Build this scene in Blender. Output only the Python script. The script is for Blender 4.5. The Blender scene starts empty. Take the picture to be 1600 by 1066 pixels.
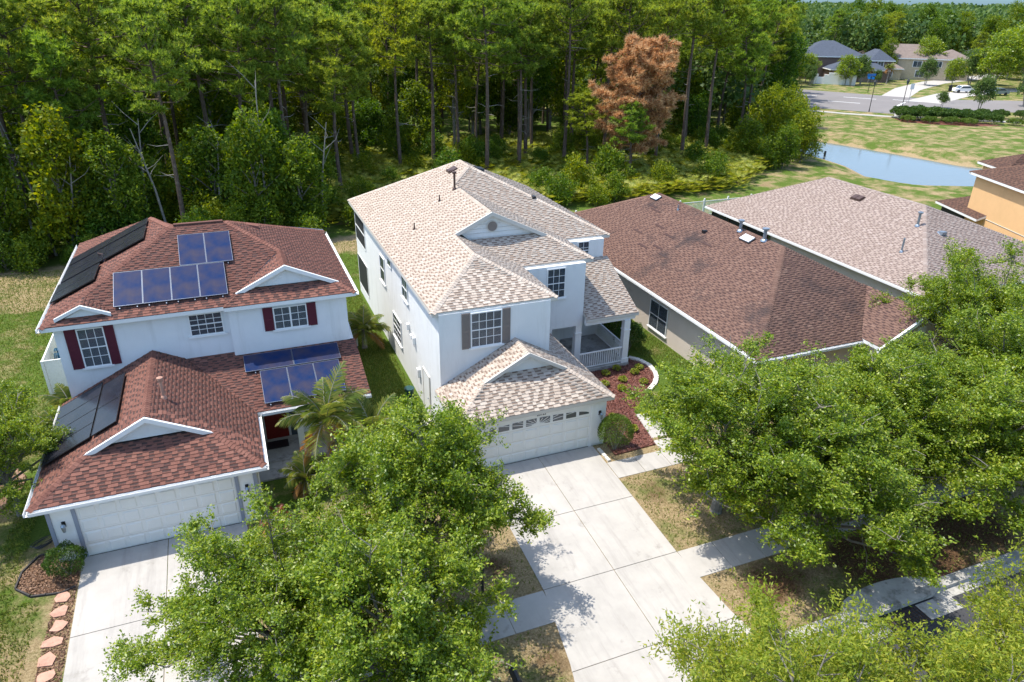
import bpy, math, random
import numpy as np
from mathutils import Vector, Matrix
rad = math.radians
# ------------------------------------------------------------------ camera
SC = bpy.context.scene
COL = SC.collection
FPX, PITCH, YAW, ROLL = 1116.849, 0.445607, 0.384107, 0.015921
CAM = (-13.145, -23.335, 17.800)
cd = bpy.data.cameras.new('camera'); cam = bpy.data.objects.new('camera', cd); COL.objects.link(cam)
cd.sensor_width = 36.0; cd.lens = FPX / 1600 * 36.0; cd.clip_start = .1; cd.clip_end = 6000
fw = Vector((math.sin(YAW) * math.cos(PITCH), math.cos(YAW) * math.cos(PITCH), -math.sin(PITCH)))
r0 = Vector((math.cos(YAW), -math.sin(YAW), 0)); u0 = r0.cross(fw)
r1 = r0 * math.cos(ROLL) + u0 * math.sin(ROLL); u1 = -r0 * math.sin(ROLL) + u0 * math.cos(ROLL)
M = Matrix((r1, u1, -fw)).transposed().to_4x4(); M.translation = CAM; cam.matrix_world = M
SC.camera = cam
# ------------------------------------------------------------------ light
W = bpy.data.worlds.new('World'); SC.world = W; W.use_nodes = True
wn = W.node_tree.nodes; wl = W.node_tree.links
for n in list(wn): wn.remove(n)
wo = wn.new('ShaderNodeOutputWorld'); bg = wn.new('ShaderNodeBackground'); sky = wn.new('ShaderNodeTexSky')
sky.sky_type = 'NISHITA'; sky.sun_disc = False; sky.sun_elevation = rad(64); sky.sun_rotation = rad(-57)
sky.air_density = 1.15; sky.dust_density = 1.2; sky.ozone_density = 1.2
bg.inputs['Strength'].default_value = 0.15
tcw = wn.new('ShaderNodeTexCoord'); sxw = wn.new('ShaderNodeSeparateXYZ'); rmp = wn.new('ShaderNodeValToRGB'); mxw = wn.new('ShaderNodeMix')
rmp.color_ramp.elements[0].position = .0; rmp.color_ramp.elements[0].color = (.36, .58, .90, 1)
rmp.color_ramp.elements[1].position = .32; rmp.color_ramp.elements[1].color = (1, 1, 1, 1)
mxw.data_type = 'RGBA'; mxw.blend_type = 'MULTIPLY'; mxw.inputs[0].default_value = 1
wl.new(tcw.outputs['Generated'], sxw.inputs[0]); wl.new(sxw.outputs['Z'], rmp.inputs[0]); wl.new(sky.outputs[0], mxw.inputs[6]); wl.new(rmp.outputs[0], mxw.inputs[7]); wl.new(mxw.outputs[2], bg.inputs[0]); wl.new(bg.outputs[0], wo.inputs[0])
sd = bpy.data.lights.new('sun', 'SUN'); sd.energy = 2.95; sd.angle = rad(.6); sd.color = (1, .95, .85)
sun = bpy.data.objects.new('sun', sd); COL.objects.link(sun)
sun.rotation_euler = Vector((.36, -.24, -1)).to_track_quat('-Z', 'Y').to_euler()
SC.view_settings.view_transform = 'Standard'; SC.view_settings.look = 'None'
SC.view_settings.gamma = 1; SC.view_settings.use_curve_mapping = False
SC.view_settings.exposure = 1.10
SC.cycles.max_bounces = 6; SC.cycles.diffuse_bounces = 3; SC.cycles.transmission_bounces = 4; SC.cycles.transparent_max_bounces = 6
# ------------------------------------------------------------------ materials
MATS = {}
def nodes(name):
    m = bpy.data.materials.new(name); m.use_nodes = True
    nt = m.node_tree; b = nt.nodes['Principled BSDF']; MATS[name] = m
    return m, nt, b
def setsock(b, name, v):
    if name in b.inputs: b.inputs[name].default_value = v
def ramp(nt, fac, stops):
    r = nt.nodes.new('ShaderNodeValToRGB'); e = r.color_ramp.elements
    while len(e) < len(stops): e.new(.5)
    for i, (p, c) in enumerate(stops): e[i].position = p; e[i].color = (*c, 1)
    nt.links.new(fac, r.inputs[0]); return r.outputs[0]
def noise(nt, scale, detail=4, rough=.6, coord='Object', vec=None):
    n = nt.nodes.new('ShaderNodeTexNoise'); n.inputs['Scale'].default_value = scale
    n.inputs['Detail'].default_value = detail; n.inputs['Roughness'].default_value = rough
    if vec is None:
        t = nt.nodes.new('ShaderNodeTexCoord'); vec = t.outputs[coord]
    nt.links.new(vec, n.inputs['Vector']); return n.outputs['Fac']
def mixc(nt, a, b, fac, mode='MIX'):
    x = nt.nodes.new('ShaderNodeMix'); x.data_type = 'RGBA'; x.blend_type = mode
    for sock, v in ((x.inputs[0], fac), (x.inputs[6], a), (x.inputs[7], b)):
        if isinstance(v, (int, float)): sock.default_value = v
        elif isinstance(v, tuple): sock.default_value = (*v, 1)
        else: nt.links.new(v, sock)
    return x.outputs[2]
def bump(nt, b, h, strength, dist=.02):
    n = nt.nodes.new('ShaderNodeBump'); n.inputs['Strength'].default_value = strength; n.inputs['Distance'].default_value = dist
    nt.links.new(h, n.inputs['Height']); nt.links.new(n.outputs[0], b.inputs['Normal'])
def geo_pos(nt):
    return nt.nodes.new('ShaderNodeNewGeometry').outputs['Position']
def mat(name, c, rough=.7, var=.12, scale=3., fine=0, bumpv=0, spec=.3, metal=0, dirt=None, streak=None):
    """plain surface: colour c, blotchy variation, optional fine relief"""
    m, nt, b = nodes(name)
    setsock(b, 'Roughness', rough); setsock(b, 'Specular IOR Level', spec); setsock(b, 'Metallic', metal)
    P = geo_pos(nt)
    f = noise(nt, scale, 5, .65, vec=P)
    lo = tuple(x * (1 - var) for x in c); hi = tuple(min(1, x * (1 + var)) for x in c)
    col = ramp(nt, f, [(.3, lo), (.7, hi)])
    if streak:
        mp = nt.nodes.new('ShaderNodeMapping'); mp.inputs['Scale'].default_value = streak[1]; nt.links.new(P, mp.inputs[0])
        f3 = noise(nt, 1.0, 5, .7, vec=mp.outputs[0]); col = mixc(nt, col, streak[0], ramp(nt, f3, [(streak[2], (0, 0, 0)), (streak[2] + .2, (.55, .55, .55))]))
    if dirt:
        f2 = noise(nt, dirt[1], 6, .7, vec=P)
        k = ramp(nt, f2, [(dirt[2], (0, 0, 0)), (dirt[2] + .15, (1, 1, 1))])
        col = mixc(nt, col, dirt[0], k)
    nt.links.new(col, b.inputs['Base Color'])
    if bumpv: bump(nt, b, noise(nt, fine or 60, 3, .7, vec=P), bumpv)
    return m
def leafmat(name, stops, trans=.35, rough=.55, spec=.25, ostops=None):
    """leaves: each leaf (mesh island) and each tree gets its own tint"""
    m, nt, b = nodes(name)
    g = nt.nodes.new('ShaderNodeNewGeometry'); oi = nt.nodes.new('ShaderNodeObjectInfo')
    n = noise(nt, .45, 4, .7, vec=g.outputs['Position'])
    mx = nt.nodes.new('ShaderNodeMath'); mx.operation = 'MULTIPLY_ADD'; mx.inputs[1].default_value = .55; nt.links.new(g.outputs['Random Per Island'], mx.inputs[0])
    m2 = nt.nodes.new('ShaderNodeMath'); m2.operation = 'MULTIPLY'; m2.inputs[1].default_value = .45; nt.links.new(n, m2.inputs[0])
    nt.links.new(m2.outputs[0], mx.inputs[2])
    col = ramp(nt, mx.outputs[0], stops)
    if ostops:
        oc = ramp(nt, oi.outputs['Random'], ostops); col = mixc(nt, col, oc, 1.0, 'MULTIPLY')
    nt.links.new(col, b.inputs['Base Color']); setsock(b, 'Roughness', rough); setsock(b, 'Specular IOR Level', spec)
    tr = nt.nodes.new('ShaderNodeBsdfTranslucent'); hs = nt.nodes.new('ShaderNodeHueSaturation')
    hs.inputs['Saturation'].default_value = 1.1; hs.inputs['Value'].default_value = 1.9; hs.inputs['Hue'].default_value = .485
    nt.links.new(col, hs.inputs['Color']); nt.links.new(hs.outputs[0], tr.inputs['Color'])
    ms = nt.nodes.new('ShaderNodeMixShader'); ms.inputs[0].default_value = trans
    out = [x for x in nt.nodes if x.type == 'OUTPUT_MATERIAL'][0]
    nt.links.new(b.outputs[0], ms.inputs[1]); nt.links.new(tr.outputs[0], ms.inputs[2]); nt.links.new(ms.outputs[0], out.inputs[0])
    return m
def glassmat(name, tint, rough=.05, see=.35):
    m, nt, b = nodes(name)
    setsock(b, 'Base Color', (*tint, 1)); setsock(b, 'Roughness', rough); setsock(b, 'Specular IOR Level', .6)
    tp = nt.nodes.new('ShaderNodeBsdfTransparent'); ms = nt.nodes.new('ShaderNodeMixShader'); ms.inputs[0].default_value = see
    out = [x for x in nt.nodes if x.type == 'OUTPUT_MATERIAL'][0]
    nt.links.new(b.outputs[0], ms.inputs[1]); nt.links.new(tp.outputs[0], ms.inputs[2]); nt.links.new(ms.outputs[0], out.inputs[0])
    return m

stucco_w = mat('stucco_white', (.76, .76, .75), .9, .03, 1.2, 45, .5, .2, streak=((.60, .59, .56), (1.8, 1.8, .22), .52), dirt=((.62, .62, .58), .5, .62))
stucco_b = mat('stucco_left', (.76, .775, .785), .9, .03, 1.2, 45, .5, .2, streak=((.60, .61, .60), (1.8, 1.8, .22), .52), dirt=((.60, .62, .60), .5, .64))
stucco_tan = mat('stucco_tan', (.60, .52, .45), .9, .04, 1.2, 45, .35, .2, dirt=((.40, .34, .29), .6, .62))
stucco_orange = mat('stucco_orange', (.72, .45, .22), .9, .05, .8, 40, .3, .2, dirt=((.62, .38, .18), .35, .58))
trim_w = mat('trim_white', (.78, .78, .77), .5, .03, 5)
trim_grey = mat('trim_greige', (.58, .55, .50), .6, .04, 3)
trim_blue = mat('trim_bluegrey', (.27, .30, .37), .6, .05, 3)
vinyl = mat('vinyl_white', (.74, .74, .72), .45, .04, 2)
door_w = mat('door_white', (.76, .76, .74), .5, .03, 2, dirt=((.66, .65, .62), 1.2, .66))
shut_brown = mat('shutter_taupe', (.22, .185, .165), .6, .06, 4)
shut_red = mat('shutter_maroon', (.105, .018, .032), .6, .08, 4)
door_red = mat('door_red', (.16, .014, .01), .35, .1, 3)
dark_screen = mat('dark_screen', (.03, .032, .036), .6, .1, 3)
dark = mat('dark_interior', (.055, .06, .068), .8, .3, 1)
blind = mat('blind', (.55, .56, .56), .6, .04, 3)
black_m = mat('black_metal', (.018, .018, .02), .4, .1, 5, spec=.5)
bronze = mat('bronze_metal', (.06, .03, .022), .5, .15, 9, spec=.5)
galv = mat('galvanised_metal', (.30, .35, .40), .35, .12, 9, spec=.5, metal=.7)
alu = mat('aluminium', (.17, .20, .26), .4, .05, 5, metal=.5)
glass = glassmat('window_glass', (.09, .11, .135), .06, .55)
glass_far = mat('window_glass_far', (.05, .07, .09), .08, .1, 2, spec=.8)
skyl = mat('skylight_white', (.78, .80, .82), .25, .04, 5)
concrete = mat('concrete_drive', (.41, .385, .355), .85, .10, .9, 120, .25, .2, dirt=((.28, .26, .235), 1.3, .60), streak=((.27, .25, .23), (2.2, .22, 1), .50))
concrete_old = mat('concrete_old', (.40, .385, .36), .9, .18, 2.2, 90, .3, .2, dirt=((.16, .155, .14), 1.6, .52))
asphalt = mat('asphalt', (.055, .055, .06), .9, .15, 1.5, 90, .4, .2)
asphalt_far = mat('asphalt_worn', (.20, .185, .18), .9, .08, .15, 30, .2, .2)
paint_w = mat('road_paint', (.72, .72, .70), .7, .08, 3)
bark = mat('oak_bark', (.21, .19, .165), .95, .3, 6, 40, .5, .1, dirt=((.33, .33, .30), 3, .55))
bark_p = mat('pine_bark', (.13, .095, .075), .95, .35, 5, 30, .5, .1, dirt=((.26, .22, .20), 2, .56))
bark_g = mat('grey_bark', (.27, .25, .225), .95, .25, 4, 30, .4, .1)
stone_w = mat('white_stone', (.66, .62, .55), .85, .12, 6, 40, .4)
stone_p = mat('pink_flagstone', (.46, .26, .19), .85, .25, 3, 40, .3)
edge_dark = mat('dark_edging', (.05, .045, .045), .8, .2, 5)
edge_brick = mat('brick_edging', (.25, .15, .10), .85, .2, 6)
hose = mat('blue_hose', (.02, .09, .16), .4, .1, 5)
mulch_red = leafmat('mulch_red', [(.2, (.06, .020, .015)), (.5, (.14, .050, .036)), (.8, (.25, .12, .09))], 0)
mulch_brown = leafmat('mulch_brown', [(.2, (.07, .035, .02)), (.5, (.16, .085, .05)), (.8, (.30, .18, .11))], 0)
G_oak = leafmat('leaves_oak', [(.15, (.038, .080, .008)), (.42, (.115, .190, .013)), (.62, (.215, .29, .022)), (.85, (.40, .43, .055))], .38, .42, .45)
G_oakdry = leafmat('leaves_oak_yellow', [(.15, (.090, .14, .014)), (.45, (.180, .235, .022)), (.7, (.28, .305, .032)), (.9, (.44, .38, .055))], .38)
G_pine = leafmat('needles_pine', [(.15, (.080, .128, .018)), (.45, (.185, .26, .038)), (.75, (.30, .36, .062)), (.92, (.40, .38, .09))], .42,
                 ostops=[(0, (.75, .9, .8)), (.5, (1, 1, 1)), (1, (1.2, 1.08, .8))])
G_pinedead = leafmat('needles_brown', [(.15, (.24, .115, .045)), (.5, (.50, .30, .14)), (.85, (.66, .48, .26))], .3)
G_wood = leafmat('leaves_woods', [(.15, (.026, .062, .006)), (.45, (.082, .148, .011)), (.75, (.18, .24, .020)), (.92, (.33, .34, .038))], .36,
                 ostops=[(0, (.6, .8, .8)), (.35, (1, 1, 1)), (.7, (1.15, 1.05, .75)), (1, (1.6, 1.25, .6))])
G_far = leafmat('leaves_far', [(.15, (.035, .080, .020)), (.5, (.075, .135, .030)), (.85, (.145, .195, .045))], .25)
G_shrub = leafmat('leaves_shrub', [(.15, (.018, .050, .008)), (.5, (.04, .09, .013)), (.85, (.10, .16, .025))], .3)
G_shrub_y = leafmat('leaves_clipped', [(.15, (.040, .085, .010)), (.5, (.085, .145, .018)), (.85, (.15, .20, .03))], .3)
G_palmetto = leafmat('leaves_palmetto', [(.15, (.085, .13, .015)), (.5, (.22, .26, .03)), (.85, (.44, .40, .08))], .3)
G_palm = leafmat('leaves_palm', [(.15, (.06, .11, .02)), (.5, (.14, .185, .04)), (.85, (.30, .27, .06))], .3)
G_palmdry = leafmat('leaves_palm_dry', [(.2, (.28, .14, .04)), (.8, (.50, .30, .10))], .3)
G_red = leafmat('leaves_red', [(.2, (.16, .05, .03)), (.8, (.34, .13, .06))], .3)
G_grass = leafmat('blades_grass', [(.15, (.060, .105, .014)), (.45, (.115, .165, .022)), (.7, (.20, .215, .045)), (.95, (.36, .30, .13))], .25)

# the ground: green turf, straw-dry turf and forest litter, told apart by two painted attributes
def groundmat():
    m, nt, b = nodes('turf')
    P = geo_pos(nt)
    a1 = nt.nodes.new('ShaderNodeAttribute'); a1.attribute_name = 'dry'
    a2 = nt.nodes.new('ShaderNodeAttribute'); a2.attribute_name = 'litter'
    n1 = noise(nt, .45, 6, .7, vec=P); n2 = noise(nt, 14, 4, .75, vec=P); n3 = noise(nt, 55, 2, .6, vec=P)
    green = ramp(nt, n2, [(.3, (.045, .085, .012)), (.52, (.085, .135, .020)), (.75, (.15, .19, .036))])
    straw = ramp(nt, n2, [(.3, (.17, .125, .06)), (.55, (.36, .27, .15)), (.78, (.55, .45, .28))])
    lit = ramp(nt, n2, [(.3, (.05, .028, .016)), (.55, (.13, .075, .04)), (.8, (.26, .16, .09))])
    def addf(a, s, o):
        x = nt.nodes.new('ShaderNodeMath'); x.operation = 'ADD'; nt.links.new(a, x.inputs[0]); nt.links.new(s, x.inputs[1])
        y = nt.nodes.new('ShaderNodeMath'); y.operation = 'ADD'; nt.links.new(x.outputs[0], y.inputs[0]); y.inputs[1].default_value = o
        return y.outputs[0]
    nz = nt.nodes.new('ShaderNodeMath'); nz.operation = 'MULTIPLY_ADD'; nt.links.new(n1, nz.inputs[0]); nz.inputs[1].default_value = 1.7; nz.inputs[2].default_value = -.35
    k1 = ramp(nt, addf(a1.outputs['Fac'], nz.outputs[0], -.5), [(.32, (0, 0, 0)), (.62, (1, 1, 1))])
    k2 = ramp(nt, addf(a2.outputs['Fac'], n1, -.5), [(.35, (0, 0, 0)), (.6, (1, 1, 1))])
    c = mixc(nt, green, straw, k1); c = mixc(nt, c, lit, k2)
    c = mixc(nt, c, ramp(nt, n3, [(.3, (.72, .72, .72)), (.7, (1.25, 1.25, 1.25))]), .8, 'MULTIPLY')
    nt.links.new(c, b.inputs['Base Color']); setsock(b, 'Roughness', .95); setsock(b, 'Specular IOR Level', .1)
    bump(nt, b, noise(nt, 30, 4, .8, vec=P), .9, .06)
    return m
turf = groundmat()
def watermat():
    m, nt, b = nodes('pond_water')
    setsock(b, 'Base Color', (.13, .15, .15, 1)); setsock(b, 'Roughness', .06); setsock(b, 'Specular IOR Level', .9); setsock(b, 'IOR', 1.33)
    P = geo_pos(nt); bump(nt, b, noise(nt, 1.6, 4, .6, vec=P), .25, .05)
    return m
water = watermat()
def solarmat(name, c1, c2, wscale):
    m, nt, b = nodes(name)
    t = nt.nodes.new('ShaderNodeTexCoord')
    w = nt.nodes.new('ShaderNodeTexWave'); w.wave_type = 'BANDS'; w.bands_direction = 'X'; w.inputs['Scale'].default_value = wscale
    nt.links.new(t.outputs['Object'], w.inputs['Vector'])
    n = noise(nt, 1.4, 2, .5)
    c = ramp(nt, n, [(.35, c1), (.7, c2)])
    c = mixc(nt, c, (.05, .07, .13), ramp(nt, w.outputs['Fac'], [(.93, (0, 0, 0)), (.99, (.5, .5, .5))]))
    nt.links.new(c, b.inputs['Base Color']); setsock(b, 'Roughness', .22); setsock(b, 'Specular IOR Level', .10)
    return m
sol_blue = solarmat('solar_cells_blue', (.005, .022, .085), (.045, .040, .065), 6.5)
sol_black = solarmat('solar_cells_black', (.012, .012, .016), (.022, .020, .024), 6.5)
def shingle_set(tag, cols, dirt=None):
    out = []; mean = tuple(sum(c[k] for c in cols[:5]) / 5 for k in range(3))
    cols = [tuple(c[k] * .62 + mean[k] * .38 for k in range(3)) for c in cols[:5]] + [cols[5]]
    for i, c in enumerate(cols):
        out.append(mat('shingle_%s_%s' % (tag, 'abcdefgh'[i]), c, .95, .14, 9, 140, .5, .1, dirt=dirt))
    return out
SH_C = shingle_set('cream', [(.46, .385, .32), (.41, .335, .275), (.54, .47, .40), (.35, .275, .22), (.49, .415, .35), (.22, .16, .125)])
SH_L = shingle_set('russet', [(.195, .090, .068), (.160, .072, .056), (.235, .115, .088), (.115, .060, .052), (.21, .098, .075), (.070, .046, .042)])
SH_3 = shingle_set('brown', [(.175, .105, .082), (.145, .085, .067), (.22, .14, .11), (.115, .07, .058), (.19, .115, .09), (.075, .046, .042)], dirt=((.060, .046, .045), .33, .56))
SH_4 = shingle_set('pinkish', [(.34, .27, .235), (.29, .225, .195), (.42, .35, .315), (.24, .18, .155), (.37, .30, .265), (.16, .12, .105)])
SH_5 = shingle_set('umber', [(.13, .075, .055), (.10, .058, .045), (.16, .095, .07), (.085, .05, .042), (.14, .08, .06), (.06, .04, .035)])

# ------------------------------------------------------------------ object helpers
WP = {}
def link(o, parent=None):
    COL.objects.link(o)
    if parent is not None: o.parent = parent
    return o
def tag(o, label=None, cat=None, group=None, kind=None):
    if label: o['label'] = label
    if cat: o['category'] = cat
    if group: o['group'] = group
    if kind: o['kind'] = kind
    return o
def thing(name, label, cat, loc=(0, 0, 0), rz=0, group=None, local=False):
    o = bpy.data.objects.new(name, None); link(o); o.location = loc; o.rotation_euler = (0, 0, rz)
    WP[o.name] = (0, 0, 0) if (local or rz) else tuple(loc)
    return tag(o, label, cat, group)
def np_mesh(name, V, F, mats, mi=None, smooth=False):
    """V (n,3); F (m,k) all the same size"""
    V = np.asarray(V, dtype=np.float32); F = np.asarray(F, dtype=np.int32)
    me = bpy.data.meshes.new(name); me.vertices.add(len(V)); me.vertices.foreach_set('co', V.ravel())
    k = F.shape[1]; me.loops.add(F.size); me.loops.foreach_set('vertex_index', F.ravel())
    me.polygons.add(len(F)); me.polygons.foreach_set('loop_start', np.arange(len(F), dtype=np.int32) * k)
    for m in mats: me.materials.append(m)
    if mi is not None: me.polygons.foreach_set('material_index', np.asarray(mi, dtype=np.int32))
    if smooth: me.polygons.foreach_set('use_smooth', np.ones(len(F), dtype=bool))
    me.update(calc_edges=True); return me
class MB:
    def __init__(s): s.v = []; s.f = []; s.m = []; s.sm = False
    def add(s, vs, fs, m=0):
        b = len(s.v); s.v += [tuple(x) for x in vs]
        for f in fs: s.f.append(tuple(b + i for i in f)); s.m.append(m)
        return s
    def box(s, x0, x1, y0, y1, z0, z1, m=0):
        return s.add([(x0, y0, z0), (x1, y0, z0), (x1, y1, z0), (x0, y1, z0), (x0, y0, z1), (x1, y0, z1), (x1, y1, z1), (x0, y1, z1)],
                     [(0, 3, 2, 1), (4, 5, 6, 7), (0, 1, 5, 4), (1, 2, 6, 5), (2, 3, 7, 6), (3, 0, 4, 7)], m)
    def prism(s, top, bot, m=0, mtop=None):
        n = len(top)
        s.add(list(top) + list(bot), [tuple(range(n))], m if mtop is None else mtop)
        b = len(s.v) - 2 * n
        s.f.append(tuple(b + n + i for i in reversed(range(n)))); s.m.append(m)
        for i in range(n):
            j = (i + 1) % n; s.f.append((b + i, b + n + i, b + n + j, b + j)); s.m.append(m)
        return s
    def slab(s, poly, z1, z0, m=0):
        return s.prism([(x, y, z1) for x, y in poly], [(x, y, z0) for x, y in poly], m)
    def bar(s, p, q, w, h, m=0, up=(0, 0, 1)):
        """rectangular bar from p to q; w across, h along up"""
        p = Vector(p); q = Vector(q); d = (q - p).normalized(); sd_ = d.cross(Vector(up)).normalized() * (w / 2); u = sd_.cross(d).normalized() * (h / 2)
        vs = [p - sd_ - u, p + sd_ - u, p + sd_ + u, p - sd_ + u, q - sd_ - u, q + sd_ - u, q + sd_ + u, q - sd_ + u]
        return s.add(vs, [(0, 1, 2, 3), (7, 6, 5, 4), (0, 4, 5, 1), (1, 5, 6, 2), (2, 6, 7, 3), (3, 7, 4, 0)], m)
    def tube(s, pts, rs, n=8, m=0, cap=True):
        pts = [Vector(p) for p in pts]; b = len(s.v)
        for i, p in enumerate(pts):
            d = (pts[min(i + 1, len(pts) - 1)] - pts[max(i - 1, 0)]).normalized()
            a = d.cross(Vector((.31, .87, .13)) if abs(d.z) > .5 else Vector((0, 0, 1))).normalized(); c = d.cross(a)
            for k in range(n):
                t = 2 * math.pi * k / n; s.v.append(tuple(p + (a * math.cos(t) + c * math.sin(t)) * rs[i]))
        for i in range(len(pts) - 1):
            for k in range(n):
                k2 = (k + 1) % n; s.f.append((b + i * n + k, b + i * n + k2, b + (i + 1) * n + k2, b + (i + 1) * n + k)); s.m.append(m)
        if cap:
            s.f.append(tuple(b + k for k in range(n))); s.m.append(m)
            e = b + (len(pts) - 1) * n; s.f.append(tuple(e + k for k in reversed(range(n)))); s.m.append(m)
        return s
    def mesh(s, name, mats, off=(0, 0, 0), smooth=False):
        me = bpy.data.meshes.new(name)
        me.from_pydata([(x - off[0], y - off[1], z - off[2]) for x, y, z in s.v], [], s.f)
        for m in (mats if isinstance(mats, (list, tuple)) else [mats]): me.materials.append(m)
        me.polygons.foreach_set('material_index', s.m)
        if smooth: me.polygons.foreach_set('use_smooth', [True] * len(s.f))
        me.update(); return me
    def build(s, name, mats, parent=None, smooth=False, **kw):
        off = WP.get(parent.name, (0, 0, 0)) if parent is not None else (0, 0, 0)
        o = bpy.data.objects.new(name, s.mesh(name, mats, off, smooth)); link(o, parent); WP[o.name] = off
        if kw: tag(o, **kw)
        return o
def put(name, me, parent=None, loc=(0, 0, 0), rz=0, scale=None, **kw):
    o = bpy.data.objects.new(name, me); link(o, parent)
    off = WP.get(parent.name, (0, 0, 0)) if parent is not None else (0, 0, 0)
    o.location = (loc[0] - off[0], loc[1] - off[1], loc[2] - off[2]); o.rotation_euler = (0, 0, rz)
    if scale: o.scale = scale
    WP[o.name] = (0, 0, 0)
    if kw: tag(o, **kw)
    return o
def gz(x, y):
    """height of the ground: level round the houses, falling to the street, a bowl for the pond"""
    return 0.0 if y >= -.5 else (-.06 * (-y - .5) if y > -9.7 else -.552)
# ------------------------------------------------------------------ roofs
rs_ = random.Random(7)
class Plane:
    """sloping roof plane: plan polygon, a point on it and its gradient (rise per metre towards +x, +y)"""
    def __init__(s, poly, p0, g, near=False):
        s.poly = poly; s.p0 = p0; s.g = g; s.near = near
        L = math.hypot(*g); s.L = L; s.up = (g[0] / L, g[1] / L); s.u = (s.up[1], -s.up[0])
        k = math.sqrt(1 + L * L); s.k = k
        s.U = Vector((s.u[0], s.u[1], 0)); s.Vv = Vector((s.up[0] / k, s.up[1] / k, L / k)); s.N = s.U.cross(s.Vv)
        if s.N.z < 0: s.u = (-s.u[0], -s.u[1]); s.U = -s.U; s.N = s.U.cross(s.Vv)
    def z(s, x, y): return s.p0[2] + s.g[0] * (x - s.p0[0]) + s.g[1] * (y - s.p0[1])
    def loc(s, x, y):
        dx, dy = x - s.p0[0], y - s.p0[1]
        return dx * s.u[0] + dy * s.u[1], (dx * s.up[0] + dy * s.up[1]) * s.k
    def W(s, u, v, h=0): return Vector(s.p0) + s.U * u + s.Vv * v + s.N * h
def tabs_of(pl, expo, rng, skew=.0):
    P = [pl.loc(*q) for q in pl.poly]; vs = [p[1] for p in P]; out = []
    v = min(vs); vmax = max(vs)
    def at(e, vv):
        (a, b), (c, d) = e; return a + (c - a) * (vv - b) / (d - b)
    while v < vmax - .01:
        v1 = min(v + expo, vmax); vm = (v + v1) / 2; es = []
        for i in range(len(P)):
            a, b = P[i], P[(i + 1) % len(P)]
            if (a[1] - vm) * (b[1] - vm) < 0: es.append((at((a, b), vm), (a, b)))
        es.sort(key=lambda t: t[0])
        for i in range(0, len(es) - 1, 2):
            el, er = es[i][1], es[i + 1][1]
            Lb, Lt, Rb, Rt = at(el, v), at(el, v1), at(er, v), at(er, v1)
            lo = min(Lb, Lt); hi = max(Rb, Rt); u = lo - rng.random() * .3; tooth = rng.random() < .5
            while u < hi:
                w = rng.uniform(.14, .34) if tooth else rng.uniform(.15, .30)
                b0, b1, t0, t1 = max(u, Lb), min(u + w, Rb), max(u, Lt), min(u + w, Rt)
                full = (u >= Lb and u >= Lt and u + w <= Rb and u + w <= Rt and abs(v1 - v - expo) < 1e-4)
                if b1 > b0 or t1 > t0:
                    b1 = max(b1, b0); t1 = max(t1, t0)
                    r = rng.random()
                    if tooth: ci = 0 if r < .36 else 1 if r < .52 else 2 if r < .64 else 3 if r < .69 else 4
                    else: ci = 3 if r < .14 else 1 if r < .5 else 0
                    out.append((pl, v, v1, b0, b1, t0, t1, tooth, ci, full))
                u += w; tooth = not tooth
        v += expo
    return out
def tab_mesh(tabs):
    V = []; F = []; MI = []
    for pl, v, v1, b0, b1, t0, t1, tooth, ci, full in tabs:
        h = .021 if tooth else .007; n = len(V)
        V += [pl.W(b0, v, -.004), pl.W(b1, v, -.004), pl.W(b1, v, h), pl.W(b0, v, h), pl.W(t1, v1 + .004, .003), pl.W(t0, v1 + .004, .003)]
        if tooth: F += [(n, n + 1, n + 2, n + 3), (n + 3, n + 2, n + 4, n + 5)]; MI += [5, ci]
        else:
            k = .52; V += [pl.W(b0 + (t0 - b0) * k, v + (v1 - v) * k, .006), pl.W(b1 + (t1 - b1) * k, v + (v1 - v) * k, .006)]
            F += [(n, n + 1, n + 2, n + 3), (n + 3, n + 2, n + 7, n + 6), (n + 6, n + 7, n + 4, n + 5)]; MI += [5, ci, 5]
    return [tuple(a) for a in V], F, MI
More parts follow.
